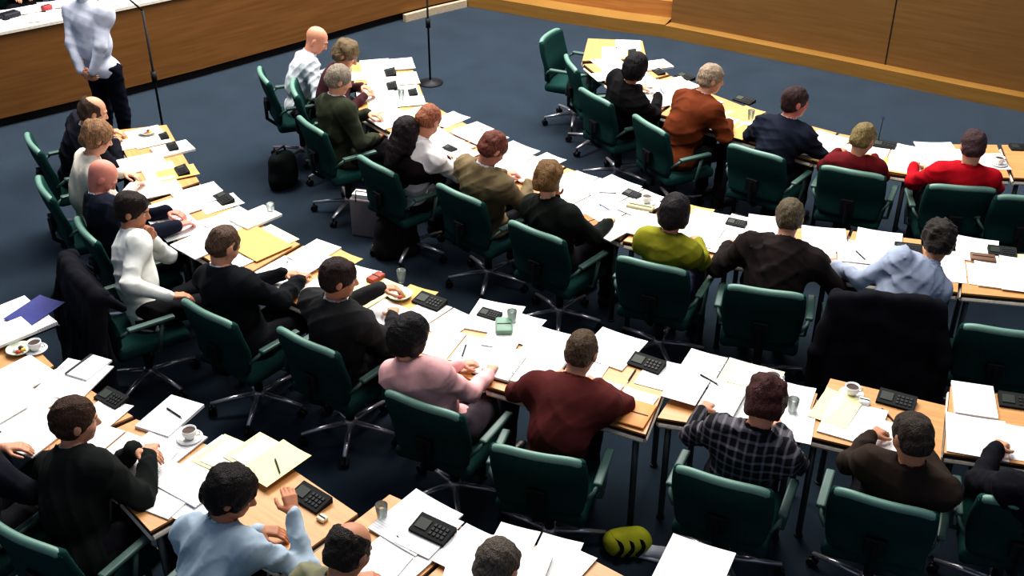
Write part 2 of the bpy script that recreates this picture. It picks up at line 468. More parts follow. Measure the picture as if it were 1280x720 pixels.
    em = ((x-.032)**2+(z-.010)**2 < .0115**2) & (y > .06); paint(em, (.75, .73, .7))
    em = ((x-.032)**2+(z-.010)**2 < .006**2) & (y > .06); paint(em, (.03, .02, .015))
    cheek = ((x-.04)**2+(z+.025)**2 < .022**2) & (y > .05); C[cheek, :3] *= (1.03, .88, .86)
    me = np_mesh('body', V, Q, C)
    link('body', me, mat('skin_%d_%d_%d' % skin, skin, rough=.55, var=.05, scale=40, kind='skin', spec=.3), root)
    # ---- hair
    if hair != 'none':
        hf = Field(Hc-.24-np.array([0, 0, .06]), Hc+.17, .0058*res)
        t = {'short': .010, 'fringe': .009, 'curly': .022, 'long': .016, 'bob': .018, 'crop': .006, 'thin': .007, 'wavy': .020}[hair]
        def HE(c, r, k=.02, sub=False): hf.ell(hc(*[q*hs for q in c]), [q*hs for q in r], k, rot=HR, sub=sub)
        HE((0, -.016, .030), (.078+t, .099+t, .092+t))
        if hair in ('short', 'fringe', 'crop', 'thin', 'curly', 'wavy'): HE((0, -.035, -.030), (.066+t, .070+t, .055), .03)
        if hair == 'curly': HE((0, -.03, .05), (.092, .10, .085), .03)
        if hair == 'wavy':
            HE((0, -.02, .05), (.088, .10, .08), .03); HE((0, -.055, -.045), (.080, .060, .060), .03)
        if hair == 'long':
            HE((0, -.055, -.06), (.090, .065, .12), .04); HE((0, -.085, -.15), (.085, .045, .11), .04)
            for s in (-1, 1): HE((s*.072, .0, -.06), (.026, .050, .11), .03)
        if hair == 'bob':
            HE((0, -.045, -.03), (.096, .075, .095), .04)
            for s in (-1, 1): HE((s*.076, .005, -.03), (.024, .050, .07), .03)
        hf.noise(.0045 if hair not in ('curly', 'wavy') else .009, 95 if hair == 'curly' else 62, seed); hf.noise(.0022, 190, seed+1)
        HE((0, .125, -.035), (.066 if hair in ('long', 'bob') else .092, .095, .092), .006, sub=True)
        if hair in ('short', 'fringe', 'crop', 'thin', 'curly', 'wavy'):
            HE((0, .055, -.085), (.12, .085, .075), .01, sub=True); HE((0, -.02, -.135), (.13, .13, .055), .01, sub=True)
            for s in (-1, 1): HE((s*.088, .0, -.012), (.020, .020, .030), .006, sub=True)
        if hair == 'fringe': HE((0, .030, .115), (.082, .118, .080), .012, sub=True); HE((0, .08, .06), (.10, .07, .07), .012, sub=True)
        if hair == 'thin': HE((0, .055, .100), (.055, .075, .040), .012, sub=True)
        Vh, Qh = hf.mesh()
        if len(Qh): link('hair', np_mesh('hair', Vh, Qh), mat('hair_%d_%d_%d' % hairc, hairc, rough=.5, var=.6, scale=22, bump=1.0, bscale=30, spec=.25, kind='hair'), root)
    # ---- top garment
    gr = .0115*res
    inf = {'jacket': .027, 'shirt': .018, 'sweater': .020, 'tee': .014}[topkind]
    G = Field(lo, hi, gr)
    torso(G, inf)
    if topkind == 'jacket' and not standing: G.ell(P+back*.02+np.array([0, 0, -.01]), (.165*wide, .135*wide, .10), .04)
    if sleeves == 'long': armsf(G, inf, .97)
    else:
        for s in (-1, 1):
            E = arms[s][0]; G.cone(SH[s], SH[s]+(E-SH[s])*.72, .050+inf, .052+inf, k=.04)
    G.noise(.003, 26, seed+3); G.folds(.0022 if standing else (.011 if topkind != 'sweater' else .007), 24, seed+4, 4)
    if standing: G.ell(P+np.array([0, 0, -.20]), (.34, .30, .17), .004, sub=True)
    nr_ = .073*g if (topkind == 'jacket' and collar) else .058*g
    if topkind == 'jacket' and collar: G.cone(Nk+back*.012-sp_dir*.01, Nk+back*.014+neckdir*.020, .092*g, .083*g, k=.012)
    G.cone(Nk-sp_dir*.002, Nk+neckdir*.12, nr_, nr_+.004, k=.008, sub=True)
    if girl: G.cone(Nk-back*.05, Nk-back*.05+neckdir*.1, .06, .06, k=.02, sub=True)
    if topkind == 'jacket': G.cone(Nk-back*.085-sp_dir*.13, Nk-back*.07, .008, .040, k=.01, sub=True)
    Vg, Qg = G.mesh()
    o = link({'tee': 'shirt'}.get(topkind, topkind), np_mesh('garment', Vg, Qg), cloth(top, kindcloth), root)
    # ---- shirt collar and jacket lapels
    if collar and not girl:
        K = Field(Nk-.13, Nk+.13, .007*res)
        nd = neckdir
        ref = vn(np.cross(nd, HR[:, 0])); s1 = vn(np.cross(nd, ref))
        K.cone(Nk-nd*.01, Nk+nd*.052, .070*g, .066*g, k=.01); K.cone(Nk-nd*.06, Nk+nd*.14, .056*g, .058*g, k=.004, sub=True)
        cV, cQ = K.mesh(cut=lambda V: (np.abs((V-Nk)@nd-.022) < .042))
        if topkind == 'jacket':
            K2 = Field(Nk-.2, Nk+.1, .008*res)
            K2.cone(Nk-back*.088-sp_dir*.14, Nk-back*.068-sp_dir*.005, .012, .036, k=.01); v2, q2 = K2.mesh(); cV, cQ = merge([(cV, cQ), (v2, q2)])
        link('collar', np_mesh('collar', cV, cQ), cloth(shirt if topkind == 'jacket' else top, None), root)
    if topkind == 'jacket' and collar:
        for s in (-1, 1):
            E, W, _ = arms[s]; d = vn(W-E); K = Field(W-.08, W+.08, .007*res)
            K.cone(W-d*.03, W-d*.005, .034, .033, k=.01); cv, cq = K.mesh(); link('shirt_cuff', np_mesh('shirt_cuff', cv, cq), cloth(shirt), root)
    # ---- trousers / shoes
    T = Field(np.array([-.34, -.26, .0]), np.array([.34, .62, hipz+.2]), .013*res)
    T.ell(P+np.array([0, 0, -.005]), (.158*g*wide, .122*wide, .105), .04); legsf(T, .012); T.noise(.003, 30, seed+7); T.folds(.009, 26, seed+8)
    for s in (-1, 1): T.ell(ank[s]+np.array([0, .04, -.075]), (.08, .16, .05), .01, sub=True)
    Vt, Qt = T.mesh()
    link('trousers', np_mesh('trousers', Vt, Qt), cloth(pants), root)
    for s in (-1, 1):
        a = ank[s]; S_ = Field(a-np.array([.08, .12, .085]), a+np.array([.08, .26, .07]), .009*res)
        S_.cone(a+np.array([0, -.025, -.038]), a+np.array([0, .12, -.052]), .040, .032, k=.02); S_.cone(a+np.array([0, -.01, 0]), a+np.array([0, -.01, -.04]), .042, .042, k=.02)
        S_.ell(a+np.array([0, .16, -.052]), (.040, .06, .030), .02)
        v, q = S_.mesh(); v[:, 2] = np.maximum(v[:, 2], .002)
        link('shoe', np_mesh('shoe', v, q), plain(shoes, .4), root)
    if eyeglasses:
        bm = bmesh.new()
        for s in (-1, 1):
            ring = [hc(s*.033+.021*math.cos(a), .101, .010+.016*math.sin(a)) for a in [i*math.pi/8 for i in range(17)]]
            tube(bm, ring, .0018, 6); tube(bm, [hc(s*.054, .100, .012), hc(s*.082, .04, .012), hc(s*.084, -.01, .006)], .0018, 6)
        tube(bm, [hc(-.012, .102, .012), hc(.012, .102, .012)], .0018, 6)
        build('spectacles', bm, M_BLACK, root)
    return root

# ------------------------------------------------------------------ desk rows, surveyed on the desk-top plane
ZT = .72
ROWS = {
 1: [((-70,455),(-15,500),(67,457),(5,395)), ((-25,530),(58,566),(166,520),(70,461)), ((64,572),(146,618),(270,560),(170,524)),
     ((150,622),(188,664),(348,574),(276,563)), ((246,652),(350,712),(447,642),(352,577)), ((375,705),(480,762),(590,664),(487,618)),
     ((485,765),(625,800),(735,696),(596,666)), ((632,803),(745,850),(850,757),(740,699)), ((800,762),(930,800),(960,738),(838,692))],
 2: [((142,163),(162,203),(227,190),(208,156)), ((163,206),(187,248),(249,227),(228,192)), ((188,253),(222,300),(303,268),(252,231)), ((226,304),(300,348),(375,305),(307,271)),
     ((304,350),(400,393),(478,349),(379,307)), ((404,395),(500,437),(586,398),(482,351)), ((504,439),(603,480),(686,420),(589,399)),
     ((607,482),(807,543),(842,457),(690,421)), ((822,522),(1000,551),(1022,492),(866,456)), ((1007,544),(1175,584),(1182,507),(1038,473)),
     ((1180,566),(1345,590),(1340,507),(1188,483))],
 3: [((438,78),(443,106),(521,99),(512,77)), ((444,109),(449,141),(531,125),(522,101)), ((452,144),(505,175),(574,150),(534,128)), ((508,177),(575,205),(635,182),(577,152)),
     ((578,207),(650,240),(706,208),(638,184)), ((653,242),(775,299),(828,254),(709,210)), ((779,301),(890,323),(938,281),(832,256)),
     ((895,324),(1040,345),(1062,288),(942,283)), ((1045,346),(1197,365),(1202,306),(1066,289)), ((1202,366),(1335,378),(1330,326),(1206,307))],
 4: [((735,48),(728,76),(808,73),(803,51)), ((730,80),(768,111),(836,93),(812,76)), ((772,114),(822,141),(865,107),(839,95)), ((826,143),(915,170),(946,139),(868,109)),
     ((918,171),(1015,200),(1046,166),(949,140)), ((1019,201),(1140,220),(1147,185),(1049,167)), ((1146,219),(1262,222),(1246,181),(1154,180)), ((1268,222),(1360,226),(1345,183),(1252,181))],
}
DESKS = {}
for r, ds in ROWS.items():
    for i, q in enumerate(ds):
        P = [at(u, v, ZT) for u, v in q]   # NL NR FR FL
        rt = ((P[1]-P[0])+(P[2]-P[3])).normalized()
        n = Vector((-rt.y, rt.x, 0))
        ln = (P[3]-P[0]).dot(n)*.5+(P[2]-P[1]).dot(n)*.5
        DESKS[(r, i)] = dict(P=P, n=n, rt=rt, c=sum(P, Vector())/4, w=(P[1]-P[0]).length, d=ln)
def row_frame(r, p):
    """smoothed facing direction of the row nearest to floor point p"""
    W = Vector((0, 0, 0))
    for (rr, i), D in DESKS.items():
        if rr == r:
            m = (D['P'][0]+D['P'][1])/2; W += D['n']/(((m.xy-p.xy).length)**3+.02)
    return W.normalized()
def yaw_of(n): return math.atan2(-n.x, n.y)

DESK_OF = {}
def make_desk(key, label):
    D = DESKS[key]; c = D['c']; yaw = yaw_of(D['n'])
    root = empty('desk', (c.x, c.y, 0), yaw, label=label, cat='desk', group='desks of row %s' % ['', 'nearest the gallery', 'second from the gallery', 'third from the gallery', 'nearest the curved panelling'][key[0]])
    Mi = Matrix.Rotation(-yaw, 3, 'Z'); L = [Mi @ (p-c) for p in D['P']]; L = [(p.x, p.y) for p in L]
    def inset(t):
        return [(x*(1-t), y*(1-t)) for x, y in L]
    bm = bmesh.new(); prism(bm, L, ZT-.012, ZT); build('tabletop', bm, M_DESK, root)
    bm = bmesh.new(); prism(bm, [(x*1.004, y*1.004) for x, y in L], ZT-.030, ZT-.0125); build('edge_band', bm, M_EDGE, root)
    A, B, Cc, Dd = [Vector((x, y, 0)) for x, y in inset(.02)]
    bm = bmesh.new()
    for p, q in ((A, B), (B, Cc), (Cc, Dd), (Dd, A)):
        tube(bm, [p+Vector((0, 0, ZT-.048)), q+Vector((0, 0, ZT-.048))], .017, 8)
    build('under_frame', bm, M_RAIL, root)
    for p in [Vector((x, y, 0)) for x, y in inset(.14)]:
        bm = bmesh.new(); tube(bm, [p+Vector((0, 0, .01)), p+Vector((0, 0, ZT-.04))], .018, 10); lg = build('leg', bm, M_LEG, root, True)
        bm = bmesh.new(); lathe(bm, [(.024, 0), (.024, .012), (.018, .016)], 12, p); build('foot', bm, M_BLACK, lg)
    return root

# ------------------------------------------------------------------ chair
def chair_proto():
    root = empty('office_chair', (0, 0, 0))
    def curve(x): return -.26+.55*x*x*.9
    # seat
    S = Field((-.27, -.26, .38), (.27, .28, .52), .012)
    X, Y, Z = np.meshgrid(*S.ax, indexing='ij')
    def rb(x, y, z, a, b, c, r):
        q = [np.abs(x)-a+r, np.abs(y)-b+r, np.abs(z)-c+r]
        return np.sqrt(sum(np.maximum(t, 0)**2 for t in q))+np.minimum(np.maximum(np.maximum(q[0], q[1]), q[2]), 0)-r
    S.F[:] = rb(X, Y, Z-.415-.02*np.cos(X*6)-.0*Y, .245, .24, .042, .035)
    V, Q = S.mesh(); link('seat', np_mesh('seat', V, Q), M_GREEN, root)
    Bk = Field((-.30, -.36, .46), (.30, -.08, .97), .011)
    X, Y, Z = np.meshgrid(*Bk.ax, indexing='ij')
    yc = -.245+.50*X*X-.16*(Z-.50)
    yc2 = yc+.02*np.exp(-((Z-.62)/.1)**2)
    Bk.F[:] = np.maximum(rb(X, (Y-yc2), Z-.672, .255-.02*((Z-.72)/.2)**2, .028, .205, .026), -10)
    V, Q = Bk.mesh(); bk = link('backrest', np_mesh('backrest', V, Q), M_GREEN, root)
    # pale rim along the top of the backrest
    bm = bmesh.new()
    pts = []
    for i in range(25):
        t = -1+2*i/24; x = .235*t; z = .872-.030*abs(t)**6
        pts.append((x, -.245+.50*x*x-.16*(z-.50)-.006, z))
    tube(bm, pts, [.014]+[.023]*23+[.014], 10); build('backrest_rim', bm, M_RIM, bk, True)
    bm = bmesh.new(); tube(bm, [(0, -.05, .37), (0, -.22, .38), (0, -.30, .45), (0, -.30, .62)], .016, 8)
    box(bm, -.05, .05, -.305, -.275, .54, .64, .006)
    build('back_support', bm, M_BLACK, root)
    for s in (-1, 1):
        bm = bmesh.new()
        tube(bm, [(s*.20, .02, .39), (s*.275, .02, .40), (s*.285, .03, .50), (s*.285, .06, .61)], .013, 8)
        ar = build('armrest', bm, M_ARM, root, True)
        bm = bmesh.new(); box(bm, s*.285-.024, s*.285+.024, -.16, .14, .615, .642, .010); build('arm_pad', bm, M_ARM, ar)
        bm = bmesh.new(); tube(bm, [(s*.285, -.14, .625), (s*.275, -.18, .60), (s*.24, -.215, .56)], .012, 8); build('arm_bracket', bm, M_ARM, ar, True)
    bm = bmesh.new(); tube(bm, [(0, 0, .12), (0, 0, .26)], .028, 12); tube(bm, [(0, 0, .26), (0, 0, .38)], .018, 12); build('gas_column', bm, M_BLACK, root, True)
    bm = bmesh.new(); box(bm, -.10, .10, -.12, .12, .365, .395, .008); build('seat_plate', bm, M_BLACK, root)
    bm = bmesh.new(); lathe(bm, [(.03, .075), (.042, .09), (.042, .125), (.03, .14)], 14); build('base_hub', bm, M_CHROME, root, True)
    for k in range(5):
        a = R(18+72*k); c, s = math.cos(a), math.sin(a)
        bm = bmesh.new(); tube(bm, [(c*.03, s*.03, .11), (c*.16, s*.16, .105), (c*.31, s*.31, .082)], [.021, .018, .013], 8)
        for v in bm.verts: v.co.z = .1+(v.co.z-.1)*.8
        lg = build('leg', bm, M_CHROME, root, True)
        bm = bmesh.new(); px, py = c*.305, s*.305
        tube(bm, [(px-s*.022, py+c*.022, .029), (px-s*.006, py+c*.006, .029)], .028, 12)
        tube(bm, [(px+s*.006, py-c*.006, .029), (px+s*.022, py-c*.022, .029)], .028, 12)
        tube(bm, [(px, py, .03), (px, py, .075)], .007, 6)
        build('caster', bm, M_BLACK, lg)
    return root
PROTO = chair_proto(); proto_used = [False]
def place_chair(p, yaw, label, group='green office chairs at the desks', spin=0):
    if not proto_used[0]: o = PROTO; proto_used[0] = True
    else: o = copy_tree(PROTO)
    o.location = (p[0], p[1], 0); o.rotation_euler = (0, 0, yaw)
    tag(o, label, 'chair', group)
    # the swivel base stands at its own angle
    return o

RIMZ, RIMB = .885, .30
def chair_from_rim(u, v, r, dy=0):
    p = at(u, v, RIMZ); n = row_frame(r, p)
    if dy: n = Matrix.Rotation(R(dy), 3, 'Z') @ n
    c = p+n*RIMB
    return Vector((c.x, c.y, 0)), n
PEOPLE_REPORT = []
def seat(who, r, head, rim=None, dy=0, pdy=0, chair=True, chlabel=None, z=1.13, back=.16, L=.635, far=.0, **kw):
    """who: description; head: where the head is seen; rim: where the middle of the chair's top rim is seen"""
    if rim is None:
        p = at(head[0], head[1], z); n = row_frame(r, p)
        if dy: n = Matrix.Rotation(R(dy), 3, 'Z') @ n
        c = p-n*back; c.z = 0
    else: c, n = chair_from_rim(*rim, r, dy)
    if chair: place_chair(c-n*far, yaw_of(n), chlabel or ('green swivel chair under the '+who))
    base = c+n*.0
    o = Vector((0, 0, CAMH)); d = ray(*head).normalized()
    P = Vector((base.x, base.y, .525)); b = d.dot(o-P); cc = (o-P).length_squared-L*L
    disc = b*b-cc
    if disc >= 0: H = o+d*(-b-math.sqrt(disc))
    else: H = o+d*(-b)
    if disc >= 0:   # of the two meeting points, the more upright one
        H2 = o+d*(-b+math.sqrt(disc))
        if H2.z > H.z: H = H2
    yaw = yaw_of(n)+R(pdy)
    loc = Matrix.Rotation(-yaw, 3, 'Z') @ (H-P)
    ed = min((((D['P'][0]+D['P'][1])/2-Vector((base.x, base.y, ZT))).length, ((D['P'][0]+D['P'][1])/2-base).dot(n)) for (rr, i_), D in DESKS.items() if rr == r)[1]
    kw.setdefault('edge', min(max(ed, .12), .42))
    PEOPLE_REPORT.append((round(ed, 2), who, tuple(round(x, 2) for x in loc), round(loc.length, 2)))
    kw.setdefault('seed', len(PEOPLE_REPORT))
    return make_person(kw.pop('label'), base, yaw, H, **kw)

# ------------------------------------------------------------------ setting
bm = bmesh.new(); box(bm, -13, 14, 1.0, 22, -.06, 0)
o = build('floor', bm, M_CARPET); tag(o, 'blue grey carpet floor of the assembly hall', 'floor', kind='structure')

def strip_wall(name, base_pts, z0, z1, th, m, label, outward=1):
    """upright band following floor points; thickness goes away from the camera side"""
    bm = bmesh.new(); n = len(base_pts); F_, Bk = [], []
    for i, p in enumerate(base_pts):
        t = (base_pts[min(i+1, n-1)]-base_pts[max(i-1, 0)]).normalized(); nn = Vector((-t.y, t.x, 0))
        F_.append((p, p+nn*th))
    vs = [[bm.verts.new((a.x, a.y, z0)), bm.verts.new((a.x, a.y, z1)), bm.verts.new((b.x, b.y, z1)), bm.verts.new((b.x, b.y, z0))] for a, b in F_]
    for A, B in zip(vs, vs[1:]):
        for k in range(4): bm.faces.new((A[k], A[(k+1) % 4], B[(k+1) % 4], B[k]))
    bm.faces.new(vs[0]); bm.faces.new(vs[-1][::-1])
    o = build(name, bm, m); tag(o, label, None, kind='structure'); return o

LB = [at(-200, 203), at(0, 161), at(120, 132), at(250, 98), at(370, 64), at(480, 32), at(540, 16), at(584, 6)]
LT = .92
def nrm_at(pts, i):
    t = (pts[min(i+1, len(pts)-1)]-pts[max(i-1, 0)]).normalized(); return Vector((-t.y, t.x, 0))
strip_wall('wall_left', LB, .10, LT, .06, M_PANEL, 'low brown wood panelling of the raised bench')
strip_wall('baseboard_left', [p+nrm_at(LB, i)*.05 for i, p in enumerate(LB)], 0, .10, .05, M_KICK, 'dark recessed kick board under the brown panelling')
B2 = [at(508, 27), at(545, 17), at(584, 8)]
strip_wall('trim_1', [p-Vector((.0, .03, 0)) for p in B2], 0, .09, .06, M_BEIGE, 'pale beige skirting strip at the corner of the panelling')
# table top of the bench, with white cloth-like papers over it
dt = [p+nrm_at(LB, i)*(-.02) for i, p in enumerate(LB[:7])]
strip_wall('bench_top', dt, LT+.001, LT+.03, .70, M_RAIL, 'pale continuous desk top on the wood panelled bench')
bpy.data.objects['bench_top']['kind'] = 'structure'
dp = [p+nrm_at(LB, i)*.70 for i, p in enumerate(LB[:7])]
strip_wall('floor_dais', [p+nrm_at(LB, i)*.1 for i, p in enumerate(LB[:7])], 0, .25, 3.0, mat('dais_carpet', (24, 28, 40), rough=.95), 'dark raised floor behind the wood panelled bench')

RB = [at(830, 47), at(900, 61), at(960, 73.5), at(1040, 90), at(1120, 107), at(1200, 124), at(1285, 141), at(1420, 172)]
SB = [at(584, 8), at(640, 17.5), at(700, 28), at(770, 39), at(830, 47)]
def off(pts, d): return [p+nrm_at(pts, i)*d for i, p in enumerate(pts)]
strip_wall('trim_2', RB, 0, .15, .20, M_PLINTH, 'golden wood plinth along the foot of the curved panelling')
strip_wall('wall_right', off(RB, .16), .0, 1.12, .08, M_PANEL2, 'curved brown wood panelling around the speaking floor')
strip_wall('floor_step', SB, 0, .16, .45, M_PLINTH, 'lower step of golden wood between the panellings')
strip_wall('trim_3', off(SB, .30), .0, .36, .5, M_STEP, 'second step of orange wood between the panellings')
strip_wall('trim_4', off(SB, .70), .0, .58, 1.4, M_STEP, 'third step of orange wood between the panellings')
# thin dark joints between panels
for i in (3,):
    p = off(RB, .16)[i]; n = nrm_at(RB, i)
    t = Vector((n.y, -n.x, 0))
    q = at(1097, 100); 
    bm = bmesh.new(); box(bm, -.006, .006, -.004, .004, .15, 1.12)
    o = build('trim_5', bm, M_KICK); q = p+t*.55-n*.0; 
    # sits on the panel face
    a, b = off(RB, .16)[3], off(RB, .16)[4]; f = (a+(b-a)*.72)
    o.location = (f.x, f.y, 0); o.rotation_euler = (0, 0, yaw_of(n)); tag(o, 'dark upright joint in the curved panelling', None, kind='structure')
fa = off(RB, .16); 
strip_wall('trim_6', [p-nrm_at(RB, i)*.01 for i, p in enumerate(fa)], 1.12, 1.15, .16, M_PLINTH, 'golden cap rail on the curved panelling')
strip_wall('floor_gallery', off(RB, .26), 0, .35, 3.5, mat('dais_carpet', (24, 28, 40)), 'dark raised floor behind the curved panelling')

# ------------------------------------------------------------------ desks
DL = {
 (1, 0): 'wooden desk end with the blue and white binder at the picture edge', (1, 1): 'wooden desk under the two long white sheets behind the man in the dark suit',
 (1, 2): 'wooden desk under the elbows of the brown-haired man in a black suit', (1, 3): 'wooden desk section between the black-suited man and the man in pale blue',
 (1, 4): 'largely bare wooden desk before the man in the pale blue shirt', (1, 5): 'wooden desk before the balding man with a fringe of dark hair', (1, 6): 'paper-covered desk before the grey-haired man at the bottom edge',
 (1, 7): 'desk running out of the picture below the yellow and black bag', (1, 8): 'desk corner with one white sheet below the empty floor by the bag',
 (2, 0): 'desk by the standing man, before the balding man in a dark suit', (2, 1): 'desk before the blonde person in cream, with a white notebook', (2, 2): 'desk before the bald man with a pink head',
 (2, 3): 'desk before the man in a white shirt with a hand at his face', (2, 4): 'desk before the brown-haired man in black with clasped hands', (2, 5): 'desk before the man in charcoal, with a glass and a dish',
 (2, 6): 'desk before the woman in pink, bare wood around her sheet', (2, 7): 'long desk before the man in maroon, with a big white binder', (2, 8): 'desk before the person in the plaid shirt, with open folders',
 (2, 9): 'wedge-shaped desk before the man in the olive shirt, with a yellow sheet', (2, 10): 'desk at the picture edge with two stacked white pads',
 (3, 0): 'furthest desk end before the bald man in a pale shirt', (3, 1): 'desk before the brown-haired person behind the grey-haired man', (3, 2): 'desk before the grey-haired man in a green jacket',
 (3, 3): 'desk before the long-haired woman in black', (3, 4): 'desk before the man in the tan jacket', (3, 5): 'paper-strewn desk before the brown curly-haired woman',
 (3, 6): 'desk before the woman in the yellow-green top', (3, 7): 'desk before the broad man in the black suit', (3, 8): 'desk before the curly-haired man in a light blue shirt', (3, 9): 'desk over the empty chair at the picture edge',
 (4, 0): 'end desk of bare orange wood facing two empty chairs', (4, 1): 'desk beside the black-haired woman in black', (4, 2): 'desk between the black-haired woman and the man in rust', (4, 3): 'desk before the big man in the rust jacket',
 (4, 4): 'desk between the rust jacket and the navy suit', (4, 5): 'desk before the person with fair hair, with tan papers', (4, 6): 'desk before the woman in the red sweater', (4, 7): 'bare orange desk past the woman in red',
}
for k in DESKS: make_desk(k, DL[k])

# ------------------------------------------------------------------ people and their chairs
BLK = (20, 20, 24)
GP = None
# row nearest the gallery
seat('man with clasped hands in a black suit', 1, (95, 526), rim=(24, 668), label='brown-haired man in a black suit with his hands clasped on the desk', hair='short', hairc=(66, 42, 30),
     top=(26, 29, 27), hyaw=-35, hpitch=12, hands={-1: (-.03, .42, .84), 1: (.05, .44, .82)}, wide=1.08, dy=3)
seat('person at the picture edge in dark short sleeves', 1, (-28, 520), z=1.13, dy=0, label='person in a dark short-sleeved shirt cut off by the picture edge, forearm on desk', hair='short', hairc=(40, 30, 24),
     top=(24, 26, 34), topkind='tee', sleeves='short', hands={-1: 'desk', 1: (.12, .40, .762)})
seat('man in the pale blue shirt', 1, (290, 617), z=1.12, back=.26, dy=8, label='dark-haired man in a pale blue shirt leaning on his elbow over the desk, hand raised', hair='wavy', hairc=(30, 22, 20), skin=(186, 126, 94),
     top=(168, 184, 196), topkind='shirt', hyaw=-58, hpitch=24, hands={1: (.17, .44, .93), -1: (-.02, .40, .78)}, wide=1.05, pants=(30, 36, 60))
seat('balding man with a dark fringe', 1, (437, 688), z=1.12, dy=-8, back=.18, label='balding man with a fringe of dark hair at the bottom edge', hair='fringe', hairc=(44, 36, 30), skin=(190, 134, 104),
     top=(120, 120, 96), topkind='shirt', hpitch=35)
seat('grey-haired man at the bottom edge', 1, (622, 708), z=1.12, dy=-10, back=.18, label='man with short greying hair at the bottom edge, only his head in view', hair='thin', hairc=(92, 82, 72), top=(70, 74, 84), topkind='shirt', hpitch=30)
# second row
seat('balding man at the far end of the second row', 2, (117, 140), rim=(38, 176), dy=4, label='balding man in a dark suit at the far end, seated behind the blonde person', hair='fringe', hairc=(70, 52, 40), skin=(200, 146, 116), top=(24, 24, 34), hyaw=-8)
seat('blonde person in cream', 2, (122, 172), rim=(52, 232), dy=0, L=.66, label='person with fair brown hair in a cream top writing beside the balding man', hair='wavy', hairc=(142, 108, 76), skin=(214, 160, 134), top=(214, 206, 190), topkind='sweater', girl=True, hpitch=30, collar=False, pdy=0)
seat('bald man with a pink head', 2, (128, 221), rim=(104, 285), dy=-4, label='bald man with a pink scalp in a dark navy suit bending over his papers', hair='none', skin=(212, 138, 120), top=(22, 26, 40), hpitch=48, hyaw=-20, hairc=(150, 130, 120))
seat('man in the white shirt', 2, (166, 263), rim=(114, 350), dy=-10, label='dark-haired man in a white shirt with one hand to his mouth, beside his black jacket', hair='short', hairc=(40, 26, 22), skin=(190, 134, 104),
     top=(238, 238, 228), topkind='shirt', hyaw=-35, hpitch=18, hands={1: (.20, .10, .72), -1: 'chin'}, pants=(18, 18, 22), far=.06, chlabel='swivel chair of the man in the white shirt, hidden under a black jacket')
seat('man in black with clasped hands', 2, (280, 307), rim=(256, 388), label='man with short brown hair in a black suit clasping his hands before the desk', hair='crop', hairc=(92, 70, 54), top=(20, 22, 26), hyaw=-10, hpitch=35, hands={-1: (-.06, .42, .80), 1: (.06, .44, .80)}, wide=1.04)
seat('man in the charcoal suit', 2, (424, 348), rim=(380, 424), label='dark-haired man in a charcoal suit leaning on the desk beside the glass dish', hair='short', hairc=(44, 28, 24), skin=(196, 140, 108), top=(44, 44, 44), hyaw=-42, hpitch=14, wide=1.08, hands={1: 'desk', -1: (-.06, .40, .86)})
seat('woman in pink', 2, (512, 420), rim=(526, 503), label='woman with long black hair in a pink cardigan writing on a white sheet', hair='bob', hairc=(22, 18, 18), skin=(206, 152, 128), top=(232, 178, 176), topkind='sweater', girl=True, hyaw=-20, hpitch=30,
     hands={1: (.14, .36, .77), -1: (-.02, .38, .765)}, collar=False, pants=(78, 70, 76))
seat('man in maroon', 2, (727, 441), rim=(670, 566), dy=9, label='broad man with cropped brown hair in a maroon shirt with both arms on the desk', hair='crop', hairc=(84, 66, 46), skin=(196, 140, 108), top=(84, 36, 34), topkind='sweater', hpitch=35, hyaw=-8, wide=1.14)
seat('person in plaid', 2, (957, 503), rim=(903, 598), label='person with dark red hair in a black and grey plaid shirt reaching along the desk', hair='wavy', hairc=(66, 30, 26), skin=(196, 140, 112), top=(24, 24, 28), topkind='shirt', kindcloth='plaid', hpitch=42, wide=1.04,
     hands={-1: (-.30, .40, .765), 1: (.14, .36, .765)}, dy=-3)
seat('man in the olive shirt', 2, (1140, 547), rim=(1106, 626), dy=-2, label='man with short dark hair in dark olive, head turned, at the wedge-shaped desk', hair='crop', hairc=(58, 48, 40), skin=(186, 132, 102), top=(48, 38, 32), topkind='sweater', hyaw=38, hpitch=30, wide=1.05)
seat('dark figure at the picture edge', 2, (1330, 585), rim=(1295, 632), label='dark-clothed person at the picture edge with only an arm in view', hair='short', top=(18, 18, 24), hpitch=25)
# third row
seat('bald man in the pale shirt', 3, (396, 50), z=1.13, back=.22, dy=8, label='bald man in a pale grey shirt at the far end of the third row', hair='none', skin=(214, 150, 122), top=(206, 212, 216), topkind='shirt', hyaw=-25, hpitch=35, pants=(40, 36, 36))
seat('brown-haired person behind the grey-haired man', 3, (433, 68), z=1.13, back=.18, label='person with fluffy grey-brown hair in a maroon top behind the grey-haired man', hair='wavy', hairc=(116, 98, 72), top=(70, 40, 46), topkind='sweater', girl=True, hyaw=-25, hpitch=35, collar=False)
seat('grey-haired man in the green jacket', 3, (424, 100), rim=(386, 154), label='grey-haired man in a dark olive green jacket reading', hair='short', hairc=(140, 128, 112), top=(48, 52, 38), hyaw=-18, hpitch=25, dy=2, wide=1.05, hands={1: 'lap', -1: 'desk'})
seat('woman with long dark hair', 3, (509, 166), rim=(468, 204), label='woman with long dark hair in black, her back turned', hair='long', hairc=(30, 18, 20), top=(24, 16, 20), topkind='sweater', girl=True, hpitch=20, collar=False, skin=(200, 150, 124))
seat('man bowed over the desk in white', 3, (535, 152), z=1.08, back=.24, dy=12, label='bald-headed person in a white top bowed low over the papers beyond the long-haired woman', hair='crop', hairc=(150, 92, 66), skin=(196, 134, 106), top=(236, 230, 226), topkind='shirt', hpitch=55, hands={-1: (-.2, .52, .765), 1: (.2, .50, .765)}, L=.68, chair=False)
